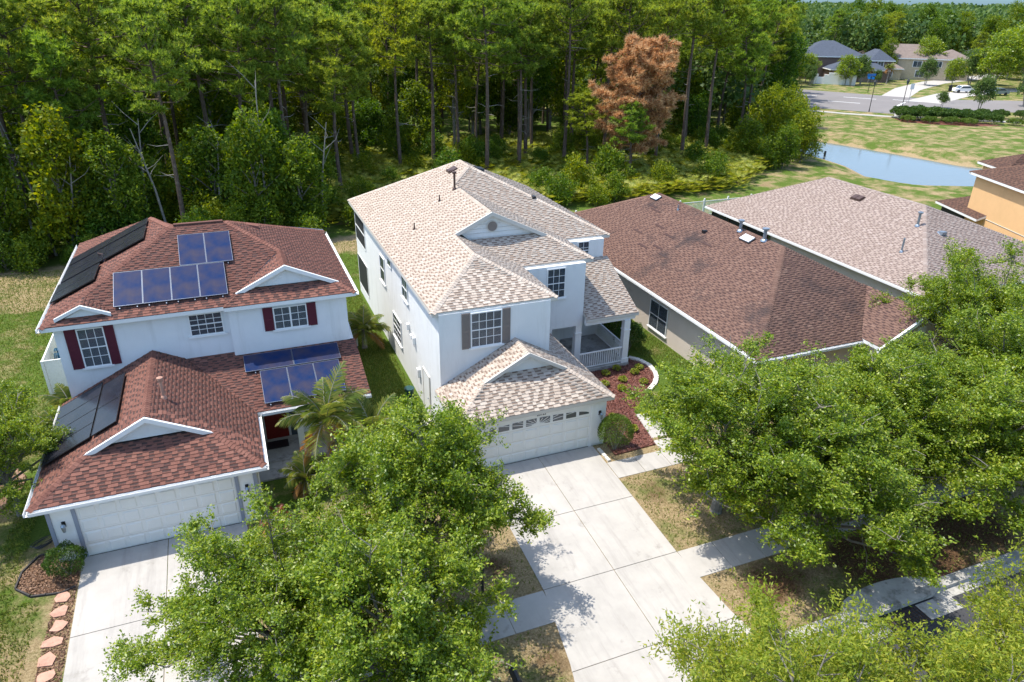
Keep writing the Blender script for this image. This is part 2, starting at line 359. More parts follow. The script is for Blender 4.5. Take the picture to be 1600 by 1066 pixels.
def roof(house, planes, shset, soffit=trim_w, expo=.143, singles=0, ridges=(), cap_single=False, thick=.17, name='roof', seed=1):
    rng = random.Random(seed); mb = MB()
    for pl in planes:
        top = [(x, y, pl.z(x, y) - .014) for x, y in pl.poly]; bot = [(x, y, z - thick) for x, y, z in top]
        mb.prism(top, bot, 0, 1)
    R = mb.build(name, [soffit, shset[3]], house); off = WP[R.name]; O = Vector(off)
    tabs = []
    for pl in planes: tabs += tabs_of(pl, expo, rng)
    if singles:
        C = Vector(CAM)
        cand = [(((t[0].W(t[3], t[1]) - C).length), i) for i, t in enumerate(tabs) if t[9] and t[7] and t[0].near]
        cand.sort(); pick = set(i for _, i in cand[:singles]); cache = {}
        for i in sorted(pick):
            pl, v, v1, b0, b1, t0, t1, tooth, ci, full = tabs[i]; key = (tooth, ci)
            if key not in cache:
                h = .021 if tooth else .007
                m = MB().add([(0, 0, -.004), (1, 0, -.004), (1, 0, h), (0, 0, h), (1, expo + .004, .003), (0, expo + .004, .003)],
                             [(0, 1, 2, 3)], 1).add([(0, 0, h), (1, 0, h), (1, expo + .004, .003), (0, expo + .004, .003), (0, 0, -.004), (1, 0, -.004)],
                             [(0, 1, 2, 3), (4, 0, 3), (5, 2, 1)], 0)
                cache[key] = m.mesh('shingle', [shset[ci], shset[5]])
            o = bpy.data.objects.new('shingle', cache[key]); link(o, R)
            B = Matrix((pl.U, pl.Vv, pl.N)).transposed().to_4x4(); B.translation = pl.W(b0, v) - O
            o.matrix_local = B @ Matrix.Diagonal((b1 - b0, 1, 1, 1))
        tabs = [t for i, t in enumerate(tabs) if i not in pick]
    V, F, MI = tab_mesh(tabs); V = [(x - off[0], y - off[1], z - off[2]) for x, y, z in V]
    o = bpy.data.objects.new('shingle_courses', np_mesh('shingle_courses', V, F, shset, MI)); link(o, R); o['kind'] = 'stuff'
    # hip and ridge caps
    V = []; F = []; MI = []
    for (p, q, k) in ridges:
        p = Vector(p); q = Vector(q); d = (q - p); n = max(1, int(d.length / .145)); d.normalize()
        lat = Vector((d.y, -d.x, 0)).normalized(); nn = lat.cross(d)
        if nn.z < 0: lat = -lat; nn = lat.cross(d)
        e = (q - p).length / n; ms = {}
        for i in range(n):
            ci = rng.choice([0, 1, 2, 4, 0, 4]); o0 = p + d * (e * i)
            prof = [(-.15, -.15 * k + .012), (0, .03), (.15, -.15 * k + .012)]
            loc = [(x, 0, z - .03) for x, z in prof] + [(x, 0, z + .012) for x, z in prof] + [(x, e + .01, z - .004) for x, z in prof]
            fs = [(0, 1, 4, 3), (1, 2, 5, 4), (3, 4, 7, 6), (4, 5, 8, 7)]
            if cap_single:
                if ci not in ms: ms[ci] = MB().add(loc, fs[:2], 1).add(loc, fs[2:], 0).mesh('ridge_cap', [shset[ci], shset[3]])
                o = bpy.data.objects.new('ridge_cap', ms[ci]); link(o, R)
                B = Matrix((lat, d, nn)).transposed().to_4x4(); B.translation = o0 - O; o.matrix_local = B
            else:
                b = len(V); V += [tuple(o0 - O + lat * x + d * y + nn * z) for x, y, z in loc]
                F += [tuple(b + j for j in f) for f in fs]; MI += [3, 3, ci, ci]
    if V:
        o = bpy.data.objects.new('ridge_caps', np_mesh('ridge_caps', V, F, shset, MI)); link(o, R); o['kind'] = 'stuff'
    return R
def on_plane(o, pl, x, y, off=(0, 0, 0), h=0.0):
    z = pl.z(x, y); B = Matrix((pl.U, pl.Vv, pl.N)).transposed().to_4x4(); B.translation = Vector((x, y, z)) + pl.N * h - Vector(off)
    o.matrix_local = B
def solar(house, pl, cx, cy, w, l, cells):
    """w across the slope, l up the slope, centre (cx, cy) in plan"""
    key = ('solar', round(w, 3), round(l, 3), cells.name)
    if key not in CACHE:
        f = MB(); t = .013
        for a, b, c, d in ((-w / 2, w / 2, -l / 2, -l / 2 + t), (-w / 2, w / 2, l / 2 - t, l / 2), (-w / 2, -w / 2 + t, -l / 2 + t, l / 2 - t), (w / 2 - t, w / 2, -l / 2 + t, l / 2 - t)):
            f.box(a, b, c, d, -.02, .022)
        for u in (-w * .3, w * .3): f.box(u - .02, u + .02, -l / 2 + .05, l / 2 - .05, -.085, -.021)
        CACHE[key] = (f.mesh('solar_panel', [alu if cells is sol_blue else black_m]),
                      MB().box(-w / 2 + t, w / 2 - t, -l / 2 + t, l / 2 - t, -.015, .014).mesh('cell_sheet', [cells]),
                      MB().box(-.02, .02, -.05, .06, -.10, -.04).mesh('bracket', [alu]))
    a, b, c = CACHE[key]
    o = bpy.data.objects.new('solar_panel', a); link(o, house); on_plane(o, pl, cx, cy, WP[house.name], .13); WP[o.name] = (0, 0, 0)
    o2 = bpy.data.objects.new('cell_sheet', b); link(o2, o)
    for u in (-w * .3, w * .3):
        o3 = bpy.data.objects.new('bracket', c); link(o3, o); o3.location = (u, -l / 2 - .04, 0)
    return o
CACHE = {}
def pipe_vent(R, pl, x, y, h, r, m, cap=False):
    z = pl.z(x, y); off = WP[R.name]
    b = MB().tube([(x, y, z - .05), (x, y, z + h)], [r, r], 10)
    b.tube([(x, y, z - .02), (x, y, z + .07), (x, y, z + .12)], [r * 2.2, r * 1.7, r * 1.02], 10)
    o = b.build('vent_pipe', [m], R)
    if cap: MB().tube([(x, y, z + h), (x, y, z + h + .05), (x, y, z + h + .13), (x, y, z + h + .16)], [r * 1.1, r * 2.0, r * 2.0, r * .8], 12).build('vent_cap', [m], R)
    return o
def box_vent(R, pl, x, y, w, l, h, m, base=None, two=False):
    off = WP[R.name]; mb = MB()
    if base: mb.box(-w / 2 - .04, w / 2 + .04, -l / 2 - .04, l / 2 + .04, 0, h * .6, 1)
    if two:
        mb.box(-w / 2, -.02, -l / 2, l / 2, h * .6, h); mb.box(.02, w / 2, -l / 2, l / 2, h * .6, h)
    else:
        mb.prism([(-w / 2 + .04, -l / 2, h), (w / 2 - .04, -l / 2, h), (w / 2 - .04, l / 2, h * .35), (-w / 2 + .04, l / 2, h * .35)],
                 [(-w / 2, -l / 2 - .05, .0), (w / 2, -l / 2 - .05, .0), (w / 2, l / 2, 0), (-w / 2, l / 2, 0)])
    me = mb.mesh('roof_vent', [m, base or m]); o = bpy.data.objects.new('roof_vent', me); link(o, R); on_plane(o, pl, x, y, off, 0); return o
def gutter(house, p, q, m=trim_w, w=.13, h=.12, out=(0, -1)):
    """open K-gutter along the eave from p to q, hung on the outward side"""
    p = Vector(p); q = Vector(q); n = Vector((out[0], out[1], 0)); mb = MB()
    for a, b, hh in ((0, .012, h), (w - .012, w, h * .95)):
        c = n * ((a + b) / 2); mb.bar(p + c - Vector((0, 0, h / 2)), q + c - Vector((0, 0, h / 2)), b - a, hh)
    c = n * (w / 2); mb.bar(p + c - Vector((0, 0, h)), q + c - Vector((0, 0, h)), w, .012)
    return mb.build('gutter', [m], house)
# ------------------------------------------------------------------ windows and doors
def window(house, loc, rz, w, h, cols=1, rows=1, rail=True, mull=(), blinds=False, frame=trim_w, far=False, surround=0, pane_m=None, sill=True):
    off = WP[house.name]; f = MB(); fw_ = .05
    f.box(-w / 2, -w / 2 + fw_, -.055, .0, 0, h); f.box(w / 2 - fw_, w / 2, -.055, .0, 0, h)
    f.box(-w / 2 + fw_, w / 2 - fw_, -.055, .0, 0, fw_); f.box(-w / 2 + fw_, w / 2 - fw_, -.055, .0, h - fw_, h)
    if rail: f.box(-w / 2 + fw_, w / 2 - fw_, -.05, -.004, h * .5 - .022, h * .5 + .022)
    for x in mull: f.box(x - .035, x + .035, -.052, -.002, fw_, h - fw_)
    me = f.mesh('window', [frame]); o = bpy.data.objects.new('window', me); link(o, house)
    o.location = (loc[0] - off[0], loc[1] - off[1], loc[2] - off[2]); o.rotation_euler = (0, 0, rz); WP[o.name] = (0, 0, 0)
    if sill: MB().box(-w / 2 - .09, w / 2 + .09, -.10, 0, -.075, -.002).build('sill', [frame], o)
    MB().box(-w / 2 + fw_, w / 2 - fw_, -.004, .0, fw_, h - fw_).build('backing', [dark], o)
    if blinds:
        b = MB(); z = fw_ + .02; top = h - fw_
        z = h * (.5 if blinds == 'half' else 0) + fw_ + .02
        while z < top - .03:
            b.box(-w / 2 + fw_ + .01, w / 2 - fw_ - .01, -.016, -.010, z, z + .036); z += .05
        b.build('blind', [blind], o, kind='stuff')
    g = MB(); cx = [-w / 2 + fw_ + (w - 2 * fw_) * i / cols for i in range(cols + 1)]; rz_ = [fw_ + (h - 2 * fw_) * i / rows for i in range(rows + 1)]
    for x in cx[1:-1]:
        if all(abs(x - k) > .05 for k in mull): g.box(x - .011, x + .011, -.042, -.022, fw_, h - fw_)
    for z in rz_[1:-1]:
        if not (rail and abs(z - h / 2) < .04): g.box(-w / 2 + fw_, w / 2 - fw_, -.041, -.023, z - .011, z + .011)
    if g.v: g.build('grille', [frame], o)
    pm = MB().box(0, cx[1] - cx[0], -.032, -.028, 0, rz_[1] - rz_[0]).mesh('pane', [pane_m or (glass_far if far else glass)])
    for i in range(cols):
        for j in range(rows):
            p = bpy.data.objects.new('pane', pm); link(p, o); p.location = (cx[i], 0, rz_[j])
    return o
def shutter(house, loc, w, h, m):
    x, y, z = loc; b = MB().box(x - w / 2, x + w / 2, y - .03, y, z, z + h)
    for a in (0, .5, 1):
        zz = z + .03 + a * (h - .09); b.box(x - w / 2 + .0505, x + w / 2 - .0505, y - .045, y - .03, zz - .029, zz + .05)
    for sx in (-1, 1): b.box(x + sx * (w / 2 - .025) - .025, x + sx * (w / 2 - .025) + .025, y - .046, y - .03, z + .001, z + h - .001)
    zz = z + .09
    while zz < z + h - .1:
        b.box(x - w / 2 + .051, x + w / 2 - .051, y - .038, y - .03, zz, zz + .022); zz += .045
    return b.build('shutter', [m], house)
def garage_door(house, x0, x1, y, h, cols=8, rows=4, lites=False):
    w = x1 - x0; o = MB().box(x0, x1, y - .012, y + .02, .0, h).build('garage_door', [door_w], house)
    off = WP[house.name]; pw, ph = w / cols, h / rows
    m = MB(); i0 = .06
    m.prism([(i0 + .035, -.022, i0 + .03), (pw - i0 - .035, -.022, i0 + .03), (pw - i0 - .035, -.022, ph - i0 - .03), (i0 + .035, -.022, ph - i0 - .03)],
            [(i0, 0, i0), (pw - i0, 0, i0), (pw - i0, 0, ph - i0), (i0, 0, ph - i0)])
    me = m.mesh('door_panel', [door_w])
    for i in range(cols):
        for j in range(rows - (1 if lites else 0)):
            put('door_panel', me, o, (x0 + i * pw, y - .0125, j * ph))
    g = MB()
    for j in range(1, rows): g.box(x0, x1, y - .0145, y - .012, j * ph - .008, j * ph + .008)
    g.build('section_joint', [trim_grey], o)
    MB().box(x0, x1, y - .03, y, 0, .035).build('bottom_seal', [black_m], o)
    if lites:
        xc = (x0 + x1) / 2; zb = (rows - 1) * ph + .10
        def top(x): return zb + .05 + .27 * math.sqrt(max(0, 1 - ((x - xc) / (w / 2 * .99)) ** 2))
        for i in range(cols):
            a, b = x0 + i * pw + .07, x0 + (i + 1) * pw - .07; n = 5
            xs = [a + (b - a) * k / (n - 1) for k in range(n)]
            lo = [(x, zb + (.035 if i in (0, 7) else 0)) for x in xs]
            if i in (3, 4): lo = [(x, zb + max(0, .13 - abs(x - xc) * .4)) for x in xs]
            ring = lo + [(x, max(top(x), l[1] + .01)) for x, l in zip(reversed(xs), reversed(lo))]
            fr = [(x, y - .020, z) for x, z in ring]; bk = [(x, y - .013, z) for x, z in ring]
            MB().prism(fr, bk).build('door_lite', [glass_far], o)
        s = MB()
        for ang in (14, 27, 45, 66, 114, 135, 153, 166):
            d = Vector((math.cos(rad(ang)), 0, math.sin(rad(ang)) * .62)); L = min(w / 2 * .93 / abs(d.x), .29 / d.z) if d.z > .02 else 1
            s.bar(Vector((xc, y - .024, zb)) + d * .12, Vector((xc, y - .024, zb)) + d * L, .006, .022)
        s.build('sunburst_bars', [door_w], o)
    return o
def siding(house, x0, x1, y, z0, z1, m, step=.15):
    z = z0
    while z < z1 - .02:
        t = min(z + step, z1)
        MB().add([(x0, y - .022, z), (x1, y - .022, z), (x1, y - .006, t), (x0, y - .006, t), (x0, y, z), (x1, y, z), (x0, y, t), (x1, y, t)],
                 [(0, 1, 2, 3), (0, 4, 5, 1), (3, 2, 7, 6), (0, 3, 6, 4), (1, 5, 7, 2)]).build('siding_board', [m], house)
        z = t
def text_part(house, s, loc, size, m, name='house_number', font_depth=.008):
    cu = bpy.data.curves.new('number', 'FONT'); cu.body = s; cu.size = size; cu.extrude = font_depth; cu.align_x = 'CENTER'
    tmp = bpy.data.objects.new('number', cu); COL.objects.link(tmp); bpy.context.view_layer.update()
    me = bpy.data.meshes.new_from_object(tmp.evaluated_get(bpy.context.evaluated_depsgraph_get())); bpy.data.objects.remove(tmp)
    me.materials.clear(); me.materials.append(m); off = WP[house.name]
    o = bpy.data.objects.new(name, me); link(o, house); o.location = tuple(loc[i] - off[i] for i in range(3)); o.rotation_euler = (rad(90), 0, 0); return o
def wall_lantern(house, x, y, z):
    b = MB().box(x - .06, x + .06, y - .03, y, z, z + .22); o = b.build('wall_lantern', [black_m], house)
    MB().tube([(x, y - .03, z + .16), (x, y - .12, z + .24), (x, y - .16, z + .20)], [.012] * 3, 6).build('arm', [black_m], o)
    MB().tube([(x, y - .16, z - .12), (x, y - .16, z + .12), (x, y - .16, z + .20)], [.05, .085, .02], 6).build('lantern_glass', [galv], o)
    return o
def gable_face(house, pts, y, m, name='gable_wall', depth=.15):
    f = [(x, y, z) for x, z in pts]; b = [(x, y + depth, z) for x, z in pts]
    return MB().prism(f, b).build(name, [m], house)
def rake(house, a, b, c, y, m, hgt=.2, dep=.10):
    """two raking boards meeting at the apex b"""
    for p, q in ((a, b), (c, b)):
        p = Vector((p[0], y, p[1])); q = Vector((q[0], y, q[1])); dz = Vector((0, 0, -hgt)); dy = Vector((0, dep, 0))
        MB().add([p, q, q + dz, p + dz, p + dy, q + dy, q + dy + dz, p + dy + dz], [(0, 1, 2, 3), (4, 7, 6, 5), (0, 4, 5, 1), (3, 2, 6, 7), (0, 3, 7, 4), (1, 5, 6, 2)]).build('rake_board', [m], house)

# ================================================================== HOUSE C (white, cream roof)
hc = thing('white_house', 'white two storey house with cream shingle roof and front porch, in the centre', 'house', (-2.5, 8, 0))
S = .48
b = MB()
lower = [(-5.83, 2.91), (-.73, 2.91), (-.73, 6.82), (1.25, 6.82), (1.25, 9.4), (2.98, 9.4), (2.98, 10.1), (5.75, 10.1), (5.75, 22.1), (-5.83, 22.1)]
upper = [(-5.83, 2.91), (-.73, 2.91), (-.73, 6.82), (2.98, 6.82), (2.98, 10.1), (5.75, 10.1), (5.75, 22.1), (-5.83, 22.1)]
b.slab(lower, 2.55, 0); b.slab(upper, 5.98, 2.5505)
b.slab([(-5.83, 0), (.75, 0), (.75, 6.81), (-.725, 6.81), (-.725, 2.905), (-5.83, 2.905)], 2.42, 0)
b.build('wall', [stucco_w], hc)
E0 = 6.07
CL = Plane([(-6.1, 2.96), (-3.235, 5.825), (-3.235, 8.95), (-1.275, 8.95), (-1.275, 15.265), (.095, 16.635), (.095, 18.2), (-6.1, 22.5)], (-6.1, 2.96, E0), (S, 0))
CF1 = Plane([(-6.1, 2.96), (-.37, 2.96), (-3.235, 5.825)], (-6.1, 2.96, E0), (0, S), True)
CR1 = Plane([(-.37, 2.96), (-.37, 7.1), (-2.3, 9.05), (-3.235, 9.05), (-3.235, 5.825)], (-.37, 2.96, E0), (-S, 0))
CF2 = Plane([(-.37, 7.1), (3.55, 7.1), (1.6, 9.1), (-2.37, 9.1)], (-.37, 7.1, E0), (0, S))
CR2 = Plane([(3.55, 7.1), (3.55, 10.44), (-1.275, 15.265), (-1.275, 8.95), (1.7, 8.95)], (3.55, 7.1, E0), (-S, 0))
CF3 = Plane([(3.55, 10.44), (6.29, 10.44), (.095, 16.635), (-1.275, 15.265)], (3.55, 10.44, E0), (0, S))
CR3 = Plane([(6.29, 10.44), (6.29, 22.5), (.095, 18.2), (.095, 16.635)], (6.29, 10.44, E0), (-S, 0))
CB = Plane([(-6.1, 22.5), (.095, 18.2), (6.29, 22.5)], (-6.1, 22.5, E0), (0, -S * 6.195 / 4.3))
zr = lambda x, y, pl: (x, y, pl.z(x, y))
RC = roof(hc, [CL, CF1, CR1, CF2, CR2, CF3, CR3, CB], SH_C, trim_grey, singles=110, cap_single=True, seed=3, ridges=[
    (zr(-6.1, 2.96, CL), zr(-3.235, 5.825, CL), .34), (zr(-.37, 2.96, CR1), zr(-3.235, 5.825, CR1), .34),
    (zr(-3.235, 5.825, CL), zr(-3.235, 8.9, CL), .48), (zr(3.55, 7.1, CR2), zr(1.7, 8.95, CR2), .34),
    (zr(-1.275, 9.0, CL), zr(-1.275, 15.265, CL), .48), (zr(-1.275, 15.265, CL), zr(.095, 16.635, CL), .2),
    (zr(6.29, 10.44, CR3), zr(.095, 16.635, CR3), .34), (zr(.095, 16.635, CL), zr(.095, 18.2, CL), .48),
    (zr(-6.1, 22.5, CL), zr(.095, 18.2, CL), .34)])
gable_face(hc, [(-2.9, 7.42), (-2.37, 7.0), (1.35, 7.0), (-1.275, 8.22)], 9.12, stucco_w)
rake(hc, (-3.2, 7.47), (-1.275, 8.40), (1.75, 6.955), 8.86, trim_grey, .20, .1)
v = MB().tube([(-1.2, 9.12, 7.62), (-1.2, 9.07, 7.62)], [.29, .29], 28).build('gable_vent', [trim_grey], hc)
MB().tube([(-1.2, 9.068, 7.62), (-1.2, 9.05, 7.62)], [.245, .245], 28).build('louver', [shut_brown], v)
for i in range(4): MB().box(-2.75 + i * .25, 1.2 - i * .65, 9.098, 9.12, 7.09 + i * .22, 7.102 + i * .22).build('siding_line', [trim_grey], hc)
# garage roof with its dutch gable
AP = (-2.4, 2.93, 4.42)
GF = Plane([(-6.1, -.18), (1.04, -.18), (-.65, 1.3), (-.95, 1.52), (-4.0, 1.52), (-4.32, 1.3)], (-6.1, -.18, 2.47), (0, .627), True)
GL = Plane([(-6.1, -.18), (-4.35, 1.33), (-2.4, 1.33), (-2.4, 2.93), (-6.1, 2.93)], (-6.1, -.18, 2.47), (.527, 0), True)
GR = Plane([(1.04, -.18), (1.04, 6.83), (-.71, 6.83), (-.71, 2.93), (-2.4, 2.93), (-2.4, 1.33), (-.62, 1.33)], (1.04, -.18, 2.47), (-.567, 0), True)
RG = roof(hc, [GF, GL, GR], SH_C, trim_grey, singles=185, cap_single=True, seed=5, name='garage_roof', ridges=[
    (zr(-6.1, -.18, GL), zr(-4.3, 1.4, GL), .38), (zr(1.04, -.18, GR), zr(-.7, 1.4, GR), .38), (zr(-2.4, 1.36, GL), AP, .5)])
gable_face(hc, [(-4.1, 3.45), (-.95, 3.45), (-2.4, 4.26)], 1.52, stucco_w)
rake(hc, (-4.45, 3.36), (-2.4, 4.44), (-.5, 3.36), 1.24, trim_grey, .17, .1)
# porch roof, deck, columns, railing
PR = Plane([(2.99, 6.3), (6.02, 6.3), (6.02, 10.08), (2.99, 10.08)], (2.99, 6.3, 3.05), (0, .505), False)
roof(hc, [PR], SH_C, trim_grey, seed=9, name='porch_roof', thick=.16)
MB().add([(5.9, 6.5, 2.9), (5.9, 10.09, 2.9), (5.9, 10.09, 4.75), (5.98, 6.5, 2.9), (5.98, 10.09, 2.9), (5.98, 10.09, 4.75)], [(0, 1, 2), (5, 4, 3), (0, 2, 5, 3), (0, 3, 4, 1), (1, 4, 5, 2)]).build('roof_gable_end', [stucco_w], hc)
MB().box(2.99, 5.9, 6.42, 6.62, 2.66, 2.98).box(5.68, 5.88, 6.62, 10.09, 2.66, 2.95).build('porch_beam', [trim_w], hc)
MB().box(1.26, 5.62, 6.83, 10.09, 0, .2).box(2.6, 5.62, 6.22, 6.825, 0, .2).build('porch_deck', [concrete_old], hc)
for (cx_, cy_) in ((2.79, 6.99), (5.42, 6.5)):
    c = MB().box(cx_ - .17, cx_ + .17, cy_ - .16, cy_ + .16, .2, 2.66).build('porch_column', [trim_w], hc)
    MB().box(cx_ - .21, cx_ + .21, cy_ - .20, cy_ + .20, .0, .42).build('column_base', [trim_w], c)
    MB().box(cx_ - .20, cx_ + .20, cy_ - .19, cy_ + .19, 2.05, 2.12).build('column_band', [trim_w], c)
def railing(house, p, q, z0, z1, m=trim_w):
    p = Vector(p); q = Vector(q); L = (q - p).length; d = (q - p) / L
    r = MB().bar(p + Vector((0, 0, z1)), q + Vector((0, 0, z1)), .07, .06).bar(p + Vector((0, 0, z0)), q + Vector((0, 0, z0)), .05, .05).build('railing', [m], house)
    n = int(L / .125); sp = MB().box(-.018, .018, -.018, .018, z0, z1 - .02).mesh('baluster', [m])
    for i in range(1, n):
        c = p + d * (L * i / n); put('baluster', sp, r, (c.x, c.y, c.z))
railing(hc, (2.62, 6.30, 0), (5.21, 6.36, 0), .30, 1.12); railing(hc, (5.48, 6.72, 0), (5.55, 10.05, 0), .30, 1.12)
MB().box(1.5, 2.4, 9.35, 9.395, .21, 2.25).build('entry_door', [trim_grey], hc)
# windows
window(hc, (-3.74, 2.905, 4.27), 0, 1.42, 1.62, 4, 4, True, blinds=True)
shutter(hc, (-4.66, 2.908, 4.25), .36, 1.66, shut_brown); shutter(hc, (-2.82, 2.908, 4.25), .36, 1.66, shut_brown)
window(hc, (1.35, 6.815, 4.28), 0, 1.02, 1.60, 3, 4, True, blinds=False)
window(hc, (4.49, 10.095, 4.9), 0, .72, 1.05, 2, 3, True, blinds=False)
LW = -5.835
window(hc, (LW, 13.95, 3.5), rad(-90), 1.1, 1.5, 1, 2, True, blinds=False); window(hc, (LW, 12.05, 5.02), rad(-90), .85, .45, 1, 1, False, sill=False)
window(hc, (LW, 8.75, 4.45), rad(-90), 1.1, 1.15, 2, 2, True, blinds='half'); window(hc, (LW, 10.95, 1.25), rad(-90), 1.75, 1.38, 2, 4, True, blinds=False)
for (z0_, h_, nr) in ((3.75, 1.85, 2), (.65, 2.05, 1)):
    s = MB()
    for y_ in (18.85, 21.9): s.box(LW - .03, LW, y_ - .05, y_ + .05, z0_, z0_ + h_)
    for k in range(nr + 1): zz = z0_ + h_ * k / nr; s.box(LW - .028, LW, 18.9, 21.85, zz - .04, zz + .04)
    o = s.build('lanai_screen_frame', [trim_w], hc)
    for k in range(nr): MB().box(LW - .012, LW - .001, 18.9, 21.85, z0_ + h_ * k / nr + .04, z0_ + h_ * (k + 1) / nr - .04).build('screen_panel', [dark_screen], o)
o = MB().box(LW - .035, LW, 4.75, 5.75, .02, 2.1).build('side_door', [door_w], hc)
MB().box(LW - .05, LW - .001, 4.66, 4.745, 0, 2.19).box(LW - .05, LW - .001, 5.755, 5.84, 0, 2.19).box(LW - .05, LW - .001, 4.745, 5.755, 2.105, 2.19).build('door_frame', [trim_grey], o)
MB().tube([(LW - .05, 4.85, 1.0), (LW - .10, 4.85, 1.0)], [.03, .035], 8).build('handle', [galv], o)
for (y_, z_, a, h_) in ((8.3, 3.05, .2, .3), (7.6, 2.85, .22, .22), (7.2, 2.75, .2, .35), (6.55, 1.3, .28, .42)):
    MB().box(LW - .14, LW, y_ - a / 2, y_ + a / 2, z_, z_ + h_).build('meter_box', [trim_w], hc)
wall_lantern(hc, .45, -.003, 1.55); wall_lantern(hc, -5.45, -.003, 1.55)
garage_door(hc, -4.94, -.02, -.003, 2.13, 8, 4, True)
MB().box(-5.08, -4.945, -.05, -.001, 0, 2.21).box(-.015, .12, -.05, -.001, 0, 2.21).box(-4.945, -.015, -.05, -.001, 2.135, 2.26).build('door_surround', [trim_w], hc)
siding(hc, -5.83, -5.085, -.001, .1, 2.40, trim_w); siding(hc, .125, .75, -.001, .1, 2.40, trim_w)
text_part(hc, '20123', (-2.35, -.055, 2.14), .17, black_m)

# ================================================================== HOUSE L (white, russet roof, solar)
hl = thing('solar_house', 'white two storey house with russet roof, maroon shutters and many solar panels', 'house', (-15, 8, 0))
b = MB()
b.slab([(-20.42, 7.15), (-13.92, 7.15), (-13.92, 6.95), (-8.95, 6.95), (-8.95, 16.1), (-20.42, 17.9)], 5.92, 2.3505)
b.slab([(-20.42, 0), (-13.72, 0), (-13.72, 5.35), (-9.0, 5.35), (-8.95, 16.1), (-20.42, 17.9)], 2.35, 0)
b.build('wall', [stucco_b], hl)
s = .47
LF = Plane([(-20.75, 6.8), (-18.6, 6.8), (-14.05, 6.8), (-13.85, 6.6), (-13.5, 6.65), (-13.5, 7.35), (-11.4, 9.8), (-13.45, 11.68), (-15.87, 11.68), (-18.9, 8.65), (-19.5, 8.05)], (-20.75, 6.8, 6.0), (0, s), True)
LF = Plane([(-20.75, 6.8), (-14.05, 6.8), (-11.38, 9.62), (-13.45, 11.68), (-15.87, 11.68)], (-20.75, 6.8, 6.0), (0, s), True)
LL = Plane([(-20.75, 6.8), (-15.87, 11.68), (-16.9, 15.3), (-20.75, 18.2)], (-20.75, 6.8, 6.0), (s, 0))
LFB = Plane([(-14.05, 6.62), (-8.55, 6.62), (-9.3, 7.36), (-9.6, 7.5), (-13.0, 7.5), (-13.3, 7.36)], (-14.05, 6.62, 6.0), (0, s), True)
LBL = Plane([(-14.05, 6.62), (-13.25, 7.4), (-11.38, 7.4), (-11.38, 9.62), (-14.05, 6.8)], (-14.05, 6.62, 6.0), (.475, 0), True)
LR = Plane([(-8.55, 6.62), (-8.55, 16.45), (-13.45, 11.68), (-11.38, 9.62), (-11.38, 7.4), (-9.35, 7.4)], (-8.55, 6.62, 6.0), (-s, 0))
LB1 = Plane([(-8.55, 16.45), (-14.5, 18.0), (-15.87, 11.68), (-13.45, 11.68)], (-13.45, 11.68, 8.29), (0, -.46))
LB2 = Plane([(-16.9, 15.3), (-15.87, 11.68), (-14.5, 18.0), (-20.75, 18.2)], (-16.9, 15.3, 7.81), (0.0, -.62))
RL_ = roof(hl, [LF, LL, LFB, LBL, LR, LB1], SH_L, trim_w, singles=110, cap_single=True, seed=11, ridges=[
    (zr(-20.75, 6.8, LL), zr(-15.87, 11.68, LL), .34), (zr(-15.87, 11.68, LF), zr(-13.45, 11.68, LF), .47), (zr(-11.38, 9.62, LR), zr(-13.45, 11.68, LR), .34),
    (zr(-11.38, 7.42, LR), zr(-11.38, 9.62, LR), .48), (zr(-8.55, 6.62, LR), zr(-9.35, 7.42, LR), .34), (zr(-16.9, 15.3, LL), zr(-15.87, 11.68, LL), .3),
    (zr(-8.55, 16.45, LR), zr(-13.45, 11.68, LR), .34)])
MB().prism([(-20.75, 18.2, 5.98), (-16.9, 15.3, 7.8), (-15.87, 11.7, 8.27), (-14.5, 17.6, 5.98)], [(-20.75, 18.2, 5.8), (-16.9, 15.3, 5.8), (-15.87, 11.7, 5.8), (-14.5, 17.6, 5.8)], 0).build('rear_hip', [SH_L[0]], hl)
gable_face(hl, [(-13.0, 6.43), (-9.75, 6.43), (-11.38, 7.17)], 7.52, stucco_b)
rake(hl, (-13.5, 6.33), (-11.38, 7.35), (-9.15, 6.33), 7.28, trim_w, .18, .1)
# little false gable on the left corner
FG = Plane([(-19.25, 7.1), (-18.35, 7.1), (-18.35, 7.62), (-19.25, 8.25)], (-19.25, 7.1, 6.66), (-.44, 0), True)
FG2 = Plane([(-19.25, 7.1), (-19.25, 8.25), (-20.15, 7.5), (-20.15, 7.1)], (-19.25, 7.1, 6.66), (.44, 0), True)
roof(hl, [FG, FG2], SH_L, trim_w, seed=13, name='corner_gable', thick=.08)
gable_face(hl, [(-20.0, 6.13), (-18.5, 6.13), (-19.25, 6.5)], 7.16, stucco_b)
rake(hl, (-20.25, 6.24), (-19.25, 6.69), (-18.25, 6.24), 7.0, trim_w, .14, .09)
